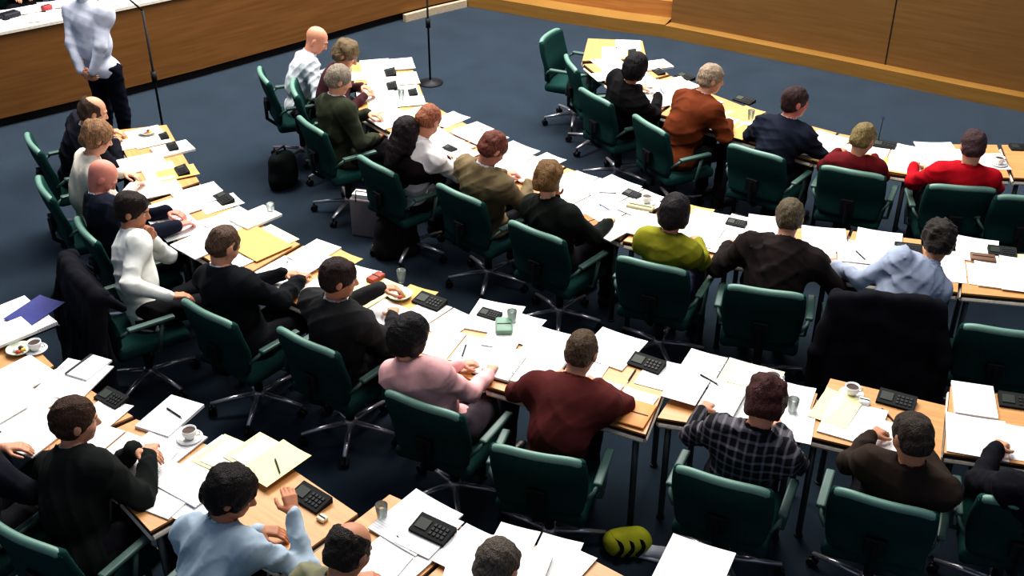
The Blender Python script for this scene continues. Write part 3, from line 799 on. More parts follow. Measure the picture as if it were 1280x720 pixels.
seat('man in the tan jacket', 3, (616, 186), rim=(572, 240), label='man with reddish brown hair in an olive tan jacket bending over his papers', hair='short', hairc=(110, 60, 46), skin=(206, 140, 118), top=(112, 98, 72), hpitch=42, hyaw=-20, wide=1.08)
seat('curly-haired woman', 3, (685, 224), rim=(668, 287), label='woman with curly brown hair in a black jacket leaning on her elbows', hair='wavy', hairc=(112, 82, 46), skin=(214, 164, 132), top=(24, 28, 24), girl=True, hyaw=25, hpitch=25, collar=False, hands={-1: 'face', 1: (.22, .42, .765)})
seat('woman in the yellow-green top', 3, (843, 266), rim=(814, 329), label='woman with short black hair in a yellow-green top', hair='bob', hairc=(28, 20, 22), skin=(196, 142, 114), top=(128, 126, 36), topkind='sweater', girl=True, hpitch=35, collar=False, pants=(90, 96, 130))
seat('broad man in the black suit', 3, (987, 272), rim=(957, 362), label='broad man with grey-brown hair in a black suit with his elbows spread on the desk', hair='short', hairc=(92, 80, 60), top=(34, 27, 26), wide=1.22, hpitch=28, hands={-1: (-.30, .42, .765), 1: (.32, .40, .765)})
seat('man in the light blue shirt', 3, (1173, 302), rim=(1106, 378), label='man with dark curly hair in a light blue shirt, a black jacket over his chair', hair='curly', hairc=(44, 38, 33), skin=(186, 134, 104), top=(158, 167, 186), topkind='shirt', hpitch=30, dy=6, hands={-1: (-.26, .36, .765), 1: 'desk'}, far=.08,
     chlabel='swivel chair under the black jacket of the man in light blue')
# row nearest the panelling
seat('black-haired woman in black', 4, (795, 85), rim=(742, 118), dy=0, label='woman with black hair in a black coat leaning away over the desk', hair='bob', hairc=(18, 15, 16), top=(18, 16, 18), girl=True, hpitch=25, hyaw=0, collar=False, wide=1.1)
seat('big man in the rust jacket', 4, (889, 99), rim=(810, 153), dy=-14, label='big grey-haired man in a rust brown jacket turned away from his chair', hair='short', hairc=(160, 140, 118), skin=(206, 154, 124), top=(98, 46, 20), wide=1.2, hyaw=-20, hpitch=15, hands={1: 'desk', -1: 'desk'})
seat('man in the navy suit', 4, (994, 128), rim=(944, 188), label='dark-haired man in a navy suit seen in profile', hair='short', hairc=(56, 36, 34), skin=(196, 120, 104), top=(24, 28, 42), hyaw=-42, hpitch=8, wide=1.04, dy=0)
seat('person with fair hair', 4, (1079, 174), rim=(1066, 213), label='person with short fair brown hair in a dark red top, low in the chair', hair='short', hairc=(126, 110, 70), top=(96, 22, 26), topkind='sweater', hyaw=-25, hpitch=30, L=.56, girl=True, collar=False, hands={-1: (-.22, .42, .765), 1: (.05, .42, .765)})
seat('woman in the red sweater', 4, (1216, 184), rim=(1204, 233), label='person with short dark hair in a bright red sweater, arms spread on the desk', hair='short', hairc=(66, 44, 44), top=(168, 14, 30), topkind='sweater', wide=1.06, hpitch=30, hands={-1: (-.26, .34, .765), 1: (.26, .34, .765)}, L=.62)

# standing man by the microphone
sb = at(152, 205); sb.z = 0
make_person('standing man in a white shirt and black trousers with his hands behind his back', sb, R(-22), Vector((sb.x-.03, sb.y+.03, 1.68)), hair='crop', hairc=(90, 70, 60), skin=(196, 140, 110),
            top=(206, 210, 222), topkind='shirt', pants=(14, 16, 30), standing=True, hands={-1: 'behind', 1: 'behind'}, wide=1.08, hpitch=8, seed=99)
# people at the raised bench
for i, (u, v, c, lab) in enumerate([(12, -66, (24, 30, 30), 'person in a dark grey-green jacket behind the panelled bench, at the corner of the picture'), (84, -80, (22, 20, 30), 'person in a black jacket behind the panelled bench, next to the standing man')]):
    h = at(u, v, 1.45); n = Vector((.45, -.9, 0)).normalized()
    b = h-n*.15
    r_ = make_person(lab, Vector((b.x, b.y, 0)), yaw_of(n), Vector((h.x, h.y, 1.20)), top=c, hair='short', hpitch=25, res=1.2, seed=50+i, hands={-1: (-.15, .42, .80), 1: (.12, .45, .80)})
    r_.location.z = .25
    c_ = b; place_chair(c_, yaw_of(n), 'green chair behind the panelled bench, under the person in '+('dark grey-green' if i == 0 else 'black next to the standing man')); bpy.context.scene.collection.objects[-1]
    # raise the chair onto the dais floor
    [o for o in bpy.data.objects if o.get('label', '').startswith('green chair behind') and abs(o.location.x-b.x) < .01][0].location.z = .25

# empty chairs
def empty_chair(u, v, r, label, dy=0):
    c, n = chair_from_rim(u, v, r, dy); place_chair(c, yaw_of(n), label); return c, n
empty_chair(686, 42, 4, 'empty green chair furthest from the gallery, facing the bare orange desk', dy=-24)
empty_chair(712, 76, 4, 'empty green chair tucked behind the furthest empty chair', dy=-10)
empty_chair(1290, 246, 4, 'empty green chair at the picture edge past the woman in red')
empty_chair(1258, 412, 3, 'empty green chair at the picture edge below the third row')
print('PEOPLE', *PEOPLE_REPORT, sep='\n')

# ------------------------------------------------------------------ draped jackets
def draped(label, c, n, w, z0, seedv, flare=.08):
    yaw = yaw_of(n)
    root = empty('draped_jacket', (c.x, c.y, 0), yaw, label=label, cat='jacket')
    G = Field((-w/2-.15, -.60, z0-.05), (w/2+.15, .1, 1.10), .013)
    for i in range(9):
        x = -w/2+w*i/8; t = abs(x)/(w/2)
        y = -.30+.32*x*x
        G.cone((x*.88, y-.035, .965-.05*t*t), (x*(1+flare*2), y-.13-.02*math.sin(i*2.1), z0+.05*math.sin(i*1.7)), .045, .055, k=.05)
        G.cone((x*.86, y-.03, .975-.05*t*t), (x*.86, y+.10, .80), .038, .03, k=.04)
    G.noise(.012, 22, seedv)
    V, Q = G.mesh(); link('jacket_body', np_mesh('jacket_body', V, Q), cloth((13, 14, 22)), root)
    for s in (-1, 1):
        G = Field((-w/2-.2, -.60, z0-.1), (w/2+.2, .1, 1.10), .013)
        G.cone((s*w*.42, -.27, .92), (s*(w*.56), -.38, .60), .055, .05, k=.03); G.cone((s*w*.56, -.38, .60), (s*w*.55, -.40, .32), .05, .042, k=.03)
        G.noise(.008, 30, seedv+1); V, Q = G.mesh(); link('sleeve', np_mesh('sleeve', V, Q), cloth((15, 15, 22)), root)
    return root
for who, lab, w, z0, dxy in [('swivel chair under the black jacket', 'black jacket draped wide over the chair of the man in the light blue shirt', .66, .10, 0),
                        ('swivel chair of the man in the white shirt', 'black jacket draped over the chair of the man in the white shirt', .68, .06, 0)]:
    ch = [o for o in bpy.data.objects if str(o.get('label', '')).startswith(who)][0]
    a = ch.rotation_euler.z; n = Vector((-math.sin(a), math.cos(a), 0))
    draped(lab, ch.location, n, w, z0, 5)

# ------------------------------------------------------------------ desk-top things
RANK = {}
def desk_at(p):
    best = None
    for k, D in DESKS.items():
        d = (D['c'].xy-p.xy).length
        if best is None or d < best[0]: best = (d, k)
    return best[1]
PLACED = []
def rest_z(p, rad, th):
    z = ZT
    for q, r_, top in PLACED:
        if (q.xy-p.xy).length < (rad+r_)*.82: z = max(z, top)
    PLACED.append((p, rad, z+th)); return z+.0008
OWN = {k: v for k, v in DL.items()}
def short(k):
    s = DL[k]
    for a in ('before ', 'by ', 'behind ', 'with ', 'beside ', 'between ', 'below ', 'past ', 'over ', 'facing ', 'under '):
        i = s.find(' '+a)
        if i > 0: return s[i+1:].split(',')[0]
    return s
USED = {}
def where(p, k, noun):
    D = DESKS[k]; q = p-D['c']; a = q.dot(D['rt'])/max(D['w'], .1); b = q.dot(D['n'])/max(D['d'], .1)
    row = 'far edge' if b > .17 else ('near edge' if b < -.17 else 'middle')
    sd = 'left' if a < -.17 else ('right' if a > .17 else 'centre')
    pos = {'farleft': 'far left corner', 'farright': 'far right corner', 'nearleft': 'near left corner', 'nearright': 'near right corner', 'farcentre': 'far edge', 'nearcentre': 'near edge',
           'middleleft': 'left side', 'middleright': 'right side', 'middlecentre': 'middle'}[row.split()[0]+sd]
    own = short(k)
    lab = '%s at the %s of the desk %s' % (noun, pos, own)
    return ' '.join(lab.split()[:16])
def uniq(o, lab, cat, k):
    USED.setdefault(lab, []).append(o); tag(o, lab, cat)
    if len(USED[lab]) > 1:
        for q in USED[lab]: q['group'] = 'alike pieces: '+lab
    elif 'group' not in o: o['group'] = cat+'s on the desks'
SHAPES = {'sheet': (.21, .297, .002), 'spread': (.42, .297, .004), 'pad': (.22, .30, .018), 'folder': (.32, .25, .008), 'binder': (.46, .32, .030), 'big': (.30, .34, .008), 'note': (.15, .21, .012), 'pile': (.22, .30, .035), 'long': (.30, .46, .006)}
def sheet_tex(bm, w, d, z0, z1, curl=0, rnd=None):
    nx, ny = 4, 4
    a = [[bm.verts.new((-w/2+w*i/nx, -d/2+d*j/ny, z1+curl*((i/nx-.5)**2*4*(j/ny)))) for j in range(ny+1)] for i in range(nx+1)]
    b = [[bm.verts.new((v.co.x, v.co.y, v.co.z-(z1-z0))) for v in r_] for r_ in a]
    for i in range(nx):
        for j in range(ny):
            bm.faces.new((a[i][j], a[i+1][j], a[i+1][j+1], a[i][j+1])); bm.faces.new((b[i][j], b[i][j+1], b[i+1][j+1], b[i+1][j]))
    for i in range(nx):
        bm.faces.new((a[i][0], b[i][0], b[i+1][0], a[i+1][0])); bm.faces.new((a[i][ny], a[i+1][ny], b[i+1][ny], b[i][ny]))
        bm.faces.new((a[0][i], a[0][i+1], b[0][i+1], b[0][i])); bm.faces.new((a[nx][i], b[nx][i], b[nx][i+1], a[nx][i+1]))
rng = random.Random(7)
COLN = {'w': ('white', M_PAPER), 't': ('printed white', M_PTEXT), 'y': ('pale yellow', M_CREAM), 'o': ('tan', M_TANF), 'b': ('blue', M_BLUE)}
def paper(u, v, kind='sheet', rot=0, c='t', key=None, s=1.0):
    p = at(u, v, ZT); k = key or desk_at(p); D = DESKS[k]
    w, d, th = SHAPES[kind]; w *= s; d *= s
    z = rest_z(p, min(w, d)/2, th)
    yaw = yaw_of(D['n'])+R(rot)
    nm = {'sheet': 'paper_sheet', 'spread': 'open_booklet', 'pad': 'writing_pad', 'folder': 'card_folder', 'binder': 'ring_binder', 'big': 'paper_sheet', 'note': 'notebook', 'pile': 'paper_pile', 'long': 'paper_sheet'}[kind]
    noun = COLN[c][0]+' '+{'sheet': 'sheet', 'spread': 'open booklet', 'pad': 'pad', 'folder': 'folder', 'binder': 'open binder', 'big': 'large sheet', 'note': 'notebook', 'pile': 'pile of paper', 'long': 'long sheet'}[kind]
    bm = bmesh.new()
    if kind in ('spread', 'binder'):
        root = empty(nm, (p.x, p.y, z), yaw)
        if kind == 'binder':
            box(bm, -w/2, w/2, -d/2, d/2, 0, .004); build('cover', bm, M_BLACK, root); z0 = .005
        else: bm.free(); z0 = 0
        for s_ in (-1, 1):
            bm = bmesh.new(); hh = th-(z0 if kind == 'binder' else 0)
            sheet_tex(bm, w/2-.012, d-.016, 0, max(hh*(.9 if s_ > 0 else .6), .003), curl=.004)
            o = build('page', bm, COLN[c][1], root); o.location = (s_*w/4, 0, z0)
        if kind == 'binder':
            bm = bmesh.new()
            for yy in (-.08, 0, .08): tube(bm, [(.018*math.cos(a), yy, .012+.016*math.sin(a)) for a in [math.pi*j/8 for j in range(9)]], .002, 6)
            build('ring', bm, M_CHROME, root)
        uniq(root, where(p, k, noun), 'booklet' if kind == 'spread' else 'binder', k); return root
    if kind == 'folder':
        root = empty(nm, (p.x, p.y, z), yaw)
        box(bm, -w/2, w/2, -d/2, d/2, 0, th*.5); build('cover', bm, COLN[c][1], root)
        bm = bmesh.new(); sheet_tex(bm, w*.80, d*.88, 0, .003, .002); o = build('page', bm, M_PTEXT, root); o.location = (.012, .005, th*.5+.0005)
        uniq(root, where(p, k, noun), 'folder', k); return root
    if kind == 'note':
        root = empty(nm, (p.x, p.y, z), yaw)
        box(bm, -w/2, w/2, -d/2, d/2, 0, th); build('page_block', bm, COLN[c][1], root)
        bm = bmesh.new(); box(bm, -w/2-.005, -w/2+.012, -d/2, d/2, 0, th+.002); build('spine', bm, M_BLACK, root)
        uniq(root, where(p, k, noun), 'notebook', k); return root
    sheet_tex(bm, w, d, 0, th, curl=.006 if kind in ('sheet', 'big', 'long') else 0)
    o = build(nm, bm, COLN[c][1]); o.location = (p.x, p.y, z); o.rotation_euler = (0, 0, yaw)
    uniq(o, where(p, k, noun), 'paper', k); return o
def console(u, v, rot=0, label=None, mic=False, s=1.0):
    p = at(u, v, ZT); k = desk_at(p); D = DESKS[k]; z = rest_z(p, .08, .035)
    root = empty('voting_console', (p.x, p.y, z), yaw_of(D['n'])+R(rot)); root.scale = (s, s, s)
    bm = bmesh.new()
    a = [(-.10, -.055, 0), (.10, -.055, 0), (.10, .055, 0), (-.10, .055, 0), (-.10, -.055, .014), (.10, -.055, .014), (.10, .055, .034), (-.10, .055, .034)]
    vs = [bm.verts.new(q) for q in a]
    for f in ((3, 2, 1, 0), (4, 5, 6, 7), (0, 1, 5, 4), (1, 2, 6, 5), (2, 3, 7, 6), (3, 0, 4, 7)): bm.faces.new([vs[i] for i in f])
    build('housing', bm, M_DARKG, root)
    bm = bmesh.new(); box(bm, -.085, -.02, -.03, .03, 0, .003); o = build('screen', bm, M_SCREEN, root); o.location = (0, 0, .0255); o.rotation_euler = (.18, 0, 0)
    bm = bmesh.new()
    for i in range(4):
        for j in range(3): box(bm, .0+i*.022, .014+i*.022, -.036+j*.024, -.020+j*.024, 0, .004)
    o = build('keypad', bm, M_BLACK, root); o.location = (0, 0, .0255); o.rotation_euler = (.18, 0, 0)
    if mic:
        bm = bmesh.new(); pts = [(-.06, .04, .03), (-.06, .045, .12), (-.055, .03, .20), (-.05, -.01, .26)]
        tube(bm, pts, .004, 8); st = build('microphone_stem', bm, M_BLACK, root)
        bm = bmesh.new(); tube(bm, [(-.05, -.01, .26), (-.048, -.04, .285)], [.012, .014], 10); build('microphone_head', bm, mat('mic_blue', (34, 36, 80)), st)
    uniq(root, where(p, k, 'dark voting console'+(' with microphone' if mic else '')), 'console', k); return root
def tumbler(u, v, water=True):
    if (u, v) in ((796, 488), (350, 640), (1070, 300)): return
    p = at(u, v, ZT); k = desk_at(p); z = rest_z(p, .035, .0)
    root = empty('drinking_glass', (p.x, p.y, z))
    bm = bmesh.new(); lathe(bm, [(.024, 0), (.030, .085), (.0285, .085), (.0228, .006)], 20); build('glass_wall', bm, M_GLASS, root, True)
    uniq(root, where(p, k, 'small clear glass'), 'glass', k)
def dish(u, v, s=1.0):
    p = at(u, v, ZT); k = desk_at(p); z = rest_z(p, .07, .0)
    root = empty('glass_dish', (p.x, p.y, z)); root.scale = (s, s, s)
    bm = bmesh.new(); lathe(bm, [(.045, 0), (.075, .028), (.072, .030), (.043, .006)], 24); build('bowl', bm, mat('dish_glass', (206, 214, 190), rough=.15), root, True)
    for i in range(4):
        a = i*1.6; bm = bmesh.new(); lathe(bm, [(.010, .0), (.016, .008), (.010, .016)], 10, (.022*math.cos(a), .022*math.sin(a), .007)); build('sweet', bm, plain([(230, 190, 70), (40, 40, 36), (238, 238, 230), (176, 60, 44)][i]), root, True)
    uniq(root, where(p, k, 'round glass dish'), 'dish', k)
def cup(u, v):
    p = at(u, v, ZT); k = desk_at(p); z = rest_z(p, .05, .0)
    root = empty('coffee_cup', (p.x, p.y, z))
    bm = bmesh.new(); lathe(bm, [(.03, 0), (.068, .010), (.066, .013), (.03, .004)], 24); build('saucer', bm, M_WHITEC, root, True)
    bm = bmesh.new(); lathe(bm, [(.022, .005), (.036, .03), (.040, .062), (.037, .062), (.030, .025), (.004, .012)], 20); b = build('cup', bm, M_WHITEC, root, True)
    bm = bmesh.new(); lathe(bm, [(.034, .050), (.0345, .052)], 20); build('coffee', bm, plain((60, 34, 20)), root)
    bm = bmesh.new(); tube(bm, [(.036, 0, .052), (.056, 0, .048), (.056, 0, .028), (.034, 0, .022)], .004, 8); build('handle', bm, M_WHITEC, b, True)
    uniq(root, where(p, k, 'white cup and saucer'), 'cup', k)
def pen(u, v, rot, c=BLK, z=None):
    p = at(u, v, ZT); k = desk_at(p)
    zz = rest_z(p, .03, .0)+.005
    root = empty('pen', (p.x, p.y, zz), yaw_of(DESKS[k]['n'])+R(rot))
    bm = bmesh.new(); tube(bm, [(0, -.065, 0), (0, .06, 0)], .0048, 8); build('barrel', bm, plain(c), root)
    bm = bmesh.new(); tube(bm, [(0, -.077, 0), (0, -.065, 0)], [.001, .0045], 8); build('tip', bm, M_CHROME, root)
    uniq(root, where(p, k, 'dark pen'), 'pen', k)
def case(u, v, w, d, h, rot, c, noun, nm='pencil_case', cat='case'):
    p = at(u, v, ZT); k = desk_at(p); z = rest_z(p, min(w, d)/2, h)
    root = empty(nm, (p.x, p.y, z), yaw_of(DESKS[k]['n'])+R(rot))
    bm = bmesh.new(); box(bm, -w/2, w/2, -d/2, d/2, 0, h, min(h*.35, .012)); b = build('body', bm, plain(c), root, True)
    bm = bmesh.new(); box(bm, -w*.42, w*.42, -.003, .003, h, h+.003); build('seam', bm, M_BLACK, root)
    uniq(root, where(p, k, noun), cat, k)

# row 1
for a in [(22, 402, 'binder', 0, 't'), (45, 394, 'sheet', 20, 'b'), (8, 425, 'pad', 0, 'w'), (22, 474, 'big', 6, 'w'), (20, 512, 'big', 3, 'w'), (-20, 520, 'big', 0, 'w'), (92, 476, 'big', 18, 'w'),
          (112, 462, 'note', 10, 'w'), (45, 540, 'big', 8, 't'), (125, 522, 'sheet', 10, 'w'), (135, 560, 'spread', 5, 't'), (213, 522, 'pad', 6, 't'), (204, 560, 'big', 0, 't'), (180, 585, 'sheet', 12, 't'),
          (210, 612, 'big', 4, 'w'), (262, 590, 'long', -4, 't'), (290, 575, 'folder', 0, 'y'), (330, 575, 'folder', -6, 'y'), (345, 585, 'sheet', 0, 'y'), (255, 630, 'sheet', 0, 't'),
          (505, 690, 'big', -5, 'w'), (520, 655, 'big', -5, 't'), (560, 680, 'spread', 0, 'w'), (470, 715, 'sheet', 4, 'w'), (590, 700, 'sheet', 8, 'w'), (665, 692, 'spread', -3, 'w'), (640, 720, 'big', 0, 'w'),
          (700, 712, 'sheet', -3, 'w'), (866, 712, 'big', 0, 'w')]: paper(*a)
console(388, 625); console(541, 669); console(140, 500, s=.9); cup(238, 550); dish(243, 553, .9) if False else None
tumbler(478, 648); tumbler(350, 640); case(403, 650, .05, .04, .02, 0, (236, 224, 196), 'small cream eraser', 'eraser', 'eraser'); dish(25, 440); cup(45, 438)
pen(505, 682, 70); pen(348, 590, 60); pen(218, 520, 80)
# row 2
for a in [(165, 180, 'sheet', 0, 'w'), (185, 172, 'spread', 5, 't'), (178, 205, 'big', 0, 'w'), (216, 188, 'pad', 8, 'w'), (200, 215, 'folder', 0, 'y'), (195, 236, 'big', 0, 'w'), (222, 218, 'sheet', 0, 'o'),
          (215, 262, 'big', 4, 'w'), (250, 245, 'big', 0, 't'), (275, 255, 'sheet', 0, 'w'), (220, 282, 'spread', 0, 't'), (262, 282, 'sheet', -5, 'w'),
          (290, 278, 'big', 0, 'w'), (320, 275, 'pad', 0, 'w'), (255, 305, 'big', 0, 't'), (338, 298, 'folder', 0, 'y'), (318, 305, 'long', 90, 'o'), (290, 328, 'sheet', 0, 'w'),
          (393, 318, 'pad', 4, 'w'), (352, 343, 'big', 0, 't'), (385, 332, 'sheet', 0, 't'), (340, 360, 'sheet', 0, 'w'), (420, 330, 'sheet', 0, 'o'), (435, 350, 'big', 10, 't'), (400, 362, 'sheet', 0, 'w'),
          (460, 365, 'big', 0, 'y'), (470, 395, 'big', 0, 'w'), (548, 398, 'spread', 0, 'w'), (515, 375, 'sheet', 10, 'o'), (500, 415, 'sheet', 0, 'w'),
          (572, 434, 'spread', 6, 't'), (617, 398, 'big', 10, 't'), (650, 412, 'sheet', 0, 'w'), (632, 420, 'sheet', 10, 't'),
          (650, 462, 'binder', 4, 'w'), (688, 435, 'big', 0, 'w'), (765, 437, 'big', -6, 'w'), (768, 500, 'spread', -4, 'w'), (735, 460, 'sheet', 0, 'w'),
          (846, 474, 'spread', -6, 't'), (900, 470, 'binder', -8, 'w'), (938, 478, 'folder', -6, 'y'), (880, 497, 'spread', -8, 'w'), (990, 500, 'sheet', -4, 't'), (930, 520, 'big', -6, 'w'), (992, 530, 'sheet', 0, 'w'),
          (1066, 528, 'big', -4, 't'), (1045, 512, 'sheet', -10, 'y'), (1110, 550, 'sheet', 0, 'w'), (1217, 502, 'pad', 0, 'w'), (1220, 547, 'big', -2, 'w'), (1285, 556, 'sheet', 0, 't')]: paper(*a)
console(808, 457, -6); console(1120, 503, -4); console(537, 380, 4); console(280, 250, 0, s=.9); console(228, 216, 0, s=.8); console(1272, 505, 0); console(216, 187, 0, s=.7); console(612, 396, 0, s=.7); console(205, 172, 0, s=.6)
cup(1064, 494); tumbler(502, 352); tumbler(990, 515); tumbler(796, 488); dish(500, 372, 1.1); dish(185, 168, 1.0); tumbler(640, 405); cup(965, 487); tumbler(339, 268)
case(795, 519, .16, .22, .012, 0, (214, 146, 82), 'orange brown clipboard', 'clipboard', 'clipboard'); case(1080, 505, .06, .05, .03, 0, (240, 240, 236), 'small white box', 'paper_box', 'box')
pen(580, 440, 20); pen(885, 482, 60); pen(360, 335, 50); pen(790, 470, 0); pen(1110, 520, 40)
case(630, 412, .10, .16, .03, 30, (120, 150, 130), 'grey green pencil case'); case(470, 352, .07, .12, .03, 0, (150, 60, 40), 'small red-brown pouch', 'pouch', 'pouch')
# row 3
for a in [(470, 84, 'spread', 0, 'w'), (495, 82, 'big', 0, 't'), (455, 95, 'sheet', 0, 'w'), (500, 100, 'big', 0, 'w'), (478, 104, 'spread', 0, 't'), (470, 120, 'big', 0, 'w'), (505, 118, 'spread', 0, 't'), (478, 132, 'folder', 0, 'y'),
          (510, 128, 'sheet', 0, 'w'), (490, 150, 'big', 0, 'w'), (520, 142, 'sheet', 0, 'y'), (525, 165, 'big', 0, 'w'), (562, 150, 'sheet', 10, 't'), (590, 165, 'pad', 0, 'w'), (600, 172, 'spread', 0, 'w'), (560, 185, 'big', 0, 'w'), (575, 196, 'sheet', 8, 't'),
          (545, 175, 'spread', 0, 'w'), (640, 192, 'big', 0, 'w'), (655, 205, 'spread', 0, 't'), (640, 216, 'big', 0, 'w'), (665, 222, 'sheet', 0, 't'), (680, 205, 'sheet', 0, 'w'), (612, 205, 'sheet', 0, 't'),
          (712, 232, 'big', 0, 'w'), (735, 232, 'spread', 6, 'w'), (765, 238, 'big', 0, 't'), (790, 248, 'spread', 0, 'w'), (725, 252, 'spread', 0, 't'), (755, 260, 'big', 5, 'w'), (782, 270, 'spread', 0, 't'), (740, 272, 'sheet', 0, 'w'),
          (762, 286, 'big', 0, 'w'), (800, 262, 'sheet', 0, 'w'), (810, 285, 'big', 0, 'w'), (868, 270, 'sheet', 0, 'o'), (885, 280, 'big', 0, 'w'), (910, 292, 'spread', 0, 't'), (895, 305, 'sheet', 0, 'w'), (872, 295, 'big', 0, 'w'), (925, 285, 'sheet', 0, 'w'),
          (962, 288, 'big', 0, 'w'), (1030, 300, 'big', 0, 't'), (1045, 315, 'spread', 0, 'w'), (1015, 325, 'sheet', 0, 'w'), (1098, 304, 'big', -4, 'w'), (1095, 328, 'spread', 0, 't'), (1080, 318, 'sheet', 0, 'w'), (1130, 320, 'sheet', 0, 'y'), (1130, 342, 'spread', 0, 'w'),
          (1218, 313, 'big', -6, 'w'), (1208, 342, 'spread', 0, 't'), (1250, 346, 'big', 0, 'w'), (1262, 330, 'sheet', 0, 'y'), (1270, 352, 'sheet', 0, 'w'), (1185, 330, 'sheet', 0, 'w'), (1292, 340, 'spread', 0, 't')]: paper(*a)
console(790, 248, 0, s=.7); console(488, 93, 0, s=.9); console(490, 110, 0, s=.8); console(1135, 313, 0, s=.9); console(1252, 318, 0, s=.9); console(920, 283, 0, s=.7); console(562, 188, 0, s=.6); console(516, 117, 0, s=.7)
pen(760, 245, -50, (70, 60, 70)); pen(756, 262, 80, (60, 70, 140)); pen(1075, 322, 30); cup(808, 258); case(738, 283, .09, .22, .02, 80, (196, 110, 56), 'orange brown spectacle case', 'spectacle_case')
case(800, 264, .20, .07, .02, 20, (180, 168, 130), 'beige pencil case')
tumbler(502, 125); tumbler(1070, 300); case(1228, 325, .16, .10, .02, 0, (110, 80, 60), 'brown wallet', 'wallet', 'wallet')
# row 4
for a in [(768, 66, 'folder', 0, 'y'), (785, 57, 'folder', 0, 'w'), (765, 82, 'spread', 0, 'w'), (818, 83, 'pad', 0, 'w'), (760, 95, 'sheet', 0, 'w'), (795, 100, 'big', 0, 'w'), (825, 112, 'spread', 0, 't'), (845, 108, 'big', 0, 'w'),
          (815, 128, 'big', 0, 'w'), (850, 125, 'big', 0, 't'), (880, 130, 'sheet', 0, 'w'), (925, 152, 'spread', 0, 'y'), (932, 143, 'sheet', 0, 'o'), (905, 158, 'sheet', 0, 'w'), (925, 165, 'sheet', 0, 'o'), (1032, 178, 'big', 0, 'w'), (1010, 190, 'folder', 0, 'o'),
          (1110, 196, 'spread', 0, 'w'), (1135, 192, 'sheet', 0, 'w'), (1128, 210, 'folder', 0, 'o'), (1172, 190, 'big', 0, 'w'), (1190, 198, 'sheet', 0, 'w'), (1165, 207, 'sheet', 0, 't'), (1060, 190, 'sheet', 0, 'w'), (1240, 202, 'sheet', 0, 'w')]: paper(*a)
console(823, 91, 0, s=.7); console(790, 66, 0, s=.7); console(1105, 183, 0, mic=True, s=.9); console(1275, 186, 0, s=.8); console(856, 98, 0, s=.9); console(930, 127, 0, s=.9); console(1215, 183, 0, s=.8)
cup(1248, 206); tumbler(938, 150); pen(828, 116, 70, (60, 70, 140)); cup(812, 118)

# bench papers
bi = 0
for u in range(0, 300, 17):
    for j in range(2):
        base = None
        # walk along the bench
        t = u/300; seg = 1+t*3.2; i = int(seg); f = seg-i; pz = LB[i]*(1-f)+LB[i+1]*f; n = nrm_at(LB, i)
        q = pz+n*(.20+.30*j)
        bm = bmesh.new(); sheet_tex(bm, .30, .24, 0, .004+.002*((bi*7) % 3), .006); o = build('paper_sheet', bm, [M_PAPER, M_PTEXT, M_PAPER, M_CREAM if bi % 4 == 0 else M_PAPER][bi % 4])
        o.location = (q.x, q.y, LT+.032+.0025*(bi % 4)); o.rotation_euler = (0, 0, yaw_of(n)+R(rng.uniform(-14, 14)))
        tag(o, 'white paper on the pale top of the panelled bench', 'paper', 'papers on the panelled bench'); bi += 1

for u, w_, d_, c_, lab in [(40, .18, .12, (30, 30, 36), 'dark folded case on the bench papers nearest the picture corner'), (75, .10, .07, (160, 60, 60), 'small red box on the bench papers beside the standing man'),
                          (190, .16, .10, (60, 60, 70), 'grey case on the bench papers past the standing man')]:
    t = u/300; seg = 1+t*3.2; i = int(seg); f = seg-i; n = nrm_at(LB, i); q = LB[i]*(1-f)+LB[i+1]*f+n*.36
    root = empty('bench_case', (q.x, q.y, LT+.045), yaw_of(n)+.3, label=lab, cat='case')
    bm = bmesh.new(); box(bm, -w_/2, w_/2, -d_/2, d_/2, 0, .05, .012); build('body', bm, plain(c_), root, True)
    bm = bmesh.new(); box(bm, -w_*.4, w_*.4, -.004, .004, .05, .054); build('seam', bm, M_BLACK, root)
# ------------------------------------------------------------------ floor things
def mic_stand(u, v, h, label, boom=0, lean=0):
    p = at(u, v)
    root = empty('microphone_stand', (p.x, p.y, 0), 0, label=label, cat='microphone stand')
    bm = bmesh.new(); lathe(bm, [(.14, 0), (.14, .012), (.03, .03), (.014, .04)], 24); build('base', bm, M_BLACK, root, True)
    bm = bmesh.new(); tube(bm, [(0, 0, .03), (0, 0, h)], .011, 10); build('pole', bm, M_BLACK, root, True)
    bm = bmesh.new(); tube(bm, [(0, 0, h*.50), (0, 0, h*.50+.10)], .026, 12); build('clutch', bm, M_BLACK, root, True)
    if boom:
        bm = bmesh.new(); tube(bm, [(0, 0, h), (-.12, .0, h+.12), (-.26, 0, h+.18)], .009, 8); bo = build('boom_arm', bm, M_BLACK, root, True)
        bm = bmesh.new(); tube(bm, [(-.26, 0, h+.18), (-.36, 0, h+.19)], [.018, .024], 12); build('microphone', bm, M_BLACK, bo, True)
    else:
        bm = bmesh.new(); tube(bm, [(0, 0, h), (0, -.04, h+.14)], [.016, .024], 12); build('microphone', bm, M_BLACK, root, True)
    return root
mic_stand(208, 186, 1.35, 'black boom microphone stand beside the standing man', boom=1)
mic_stand(538, 104, 1.25, 'black straight microphone stand on the open carpet by the far end of the third row')

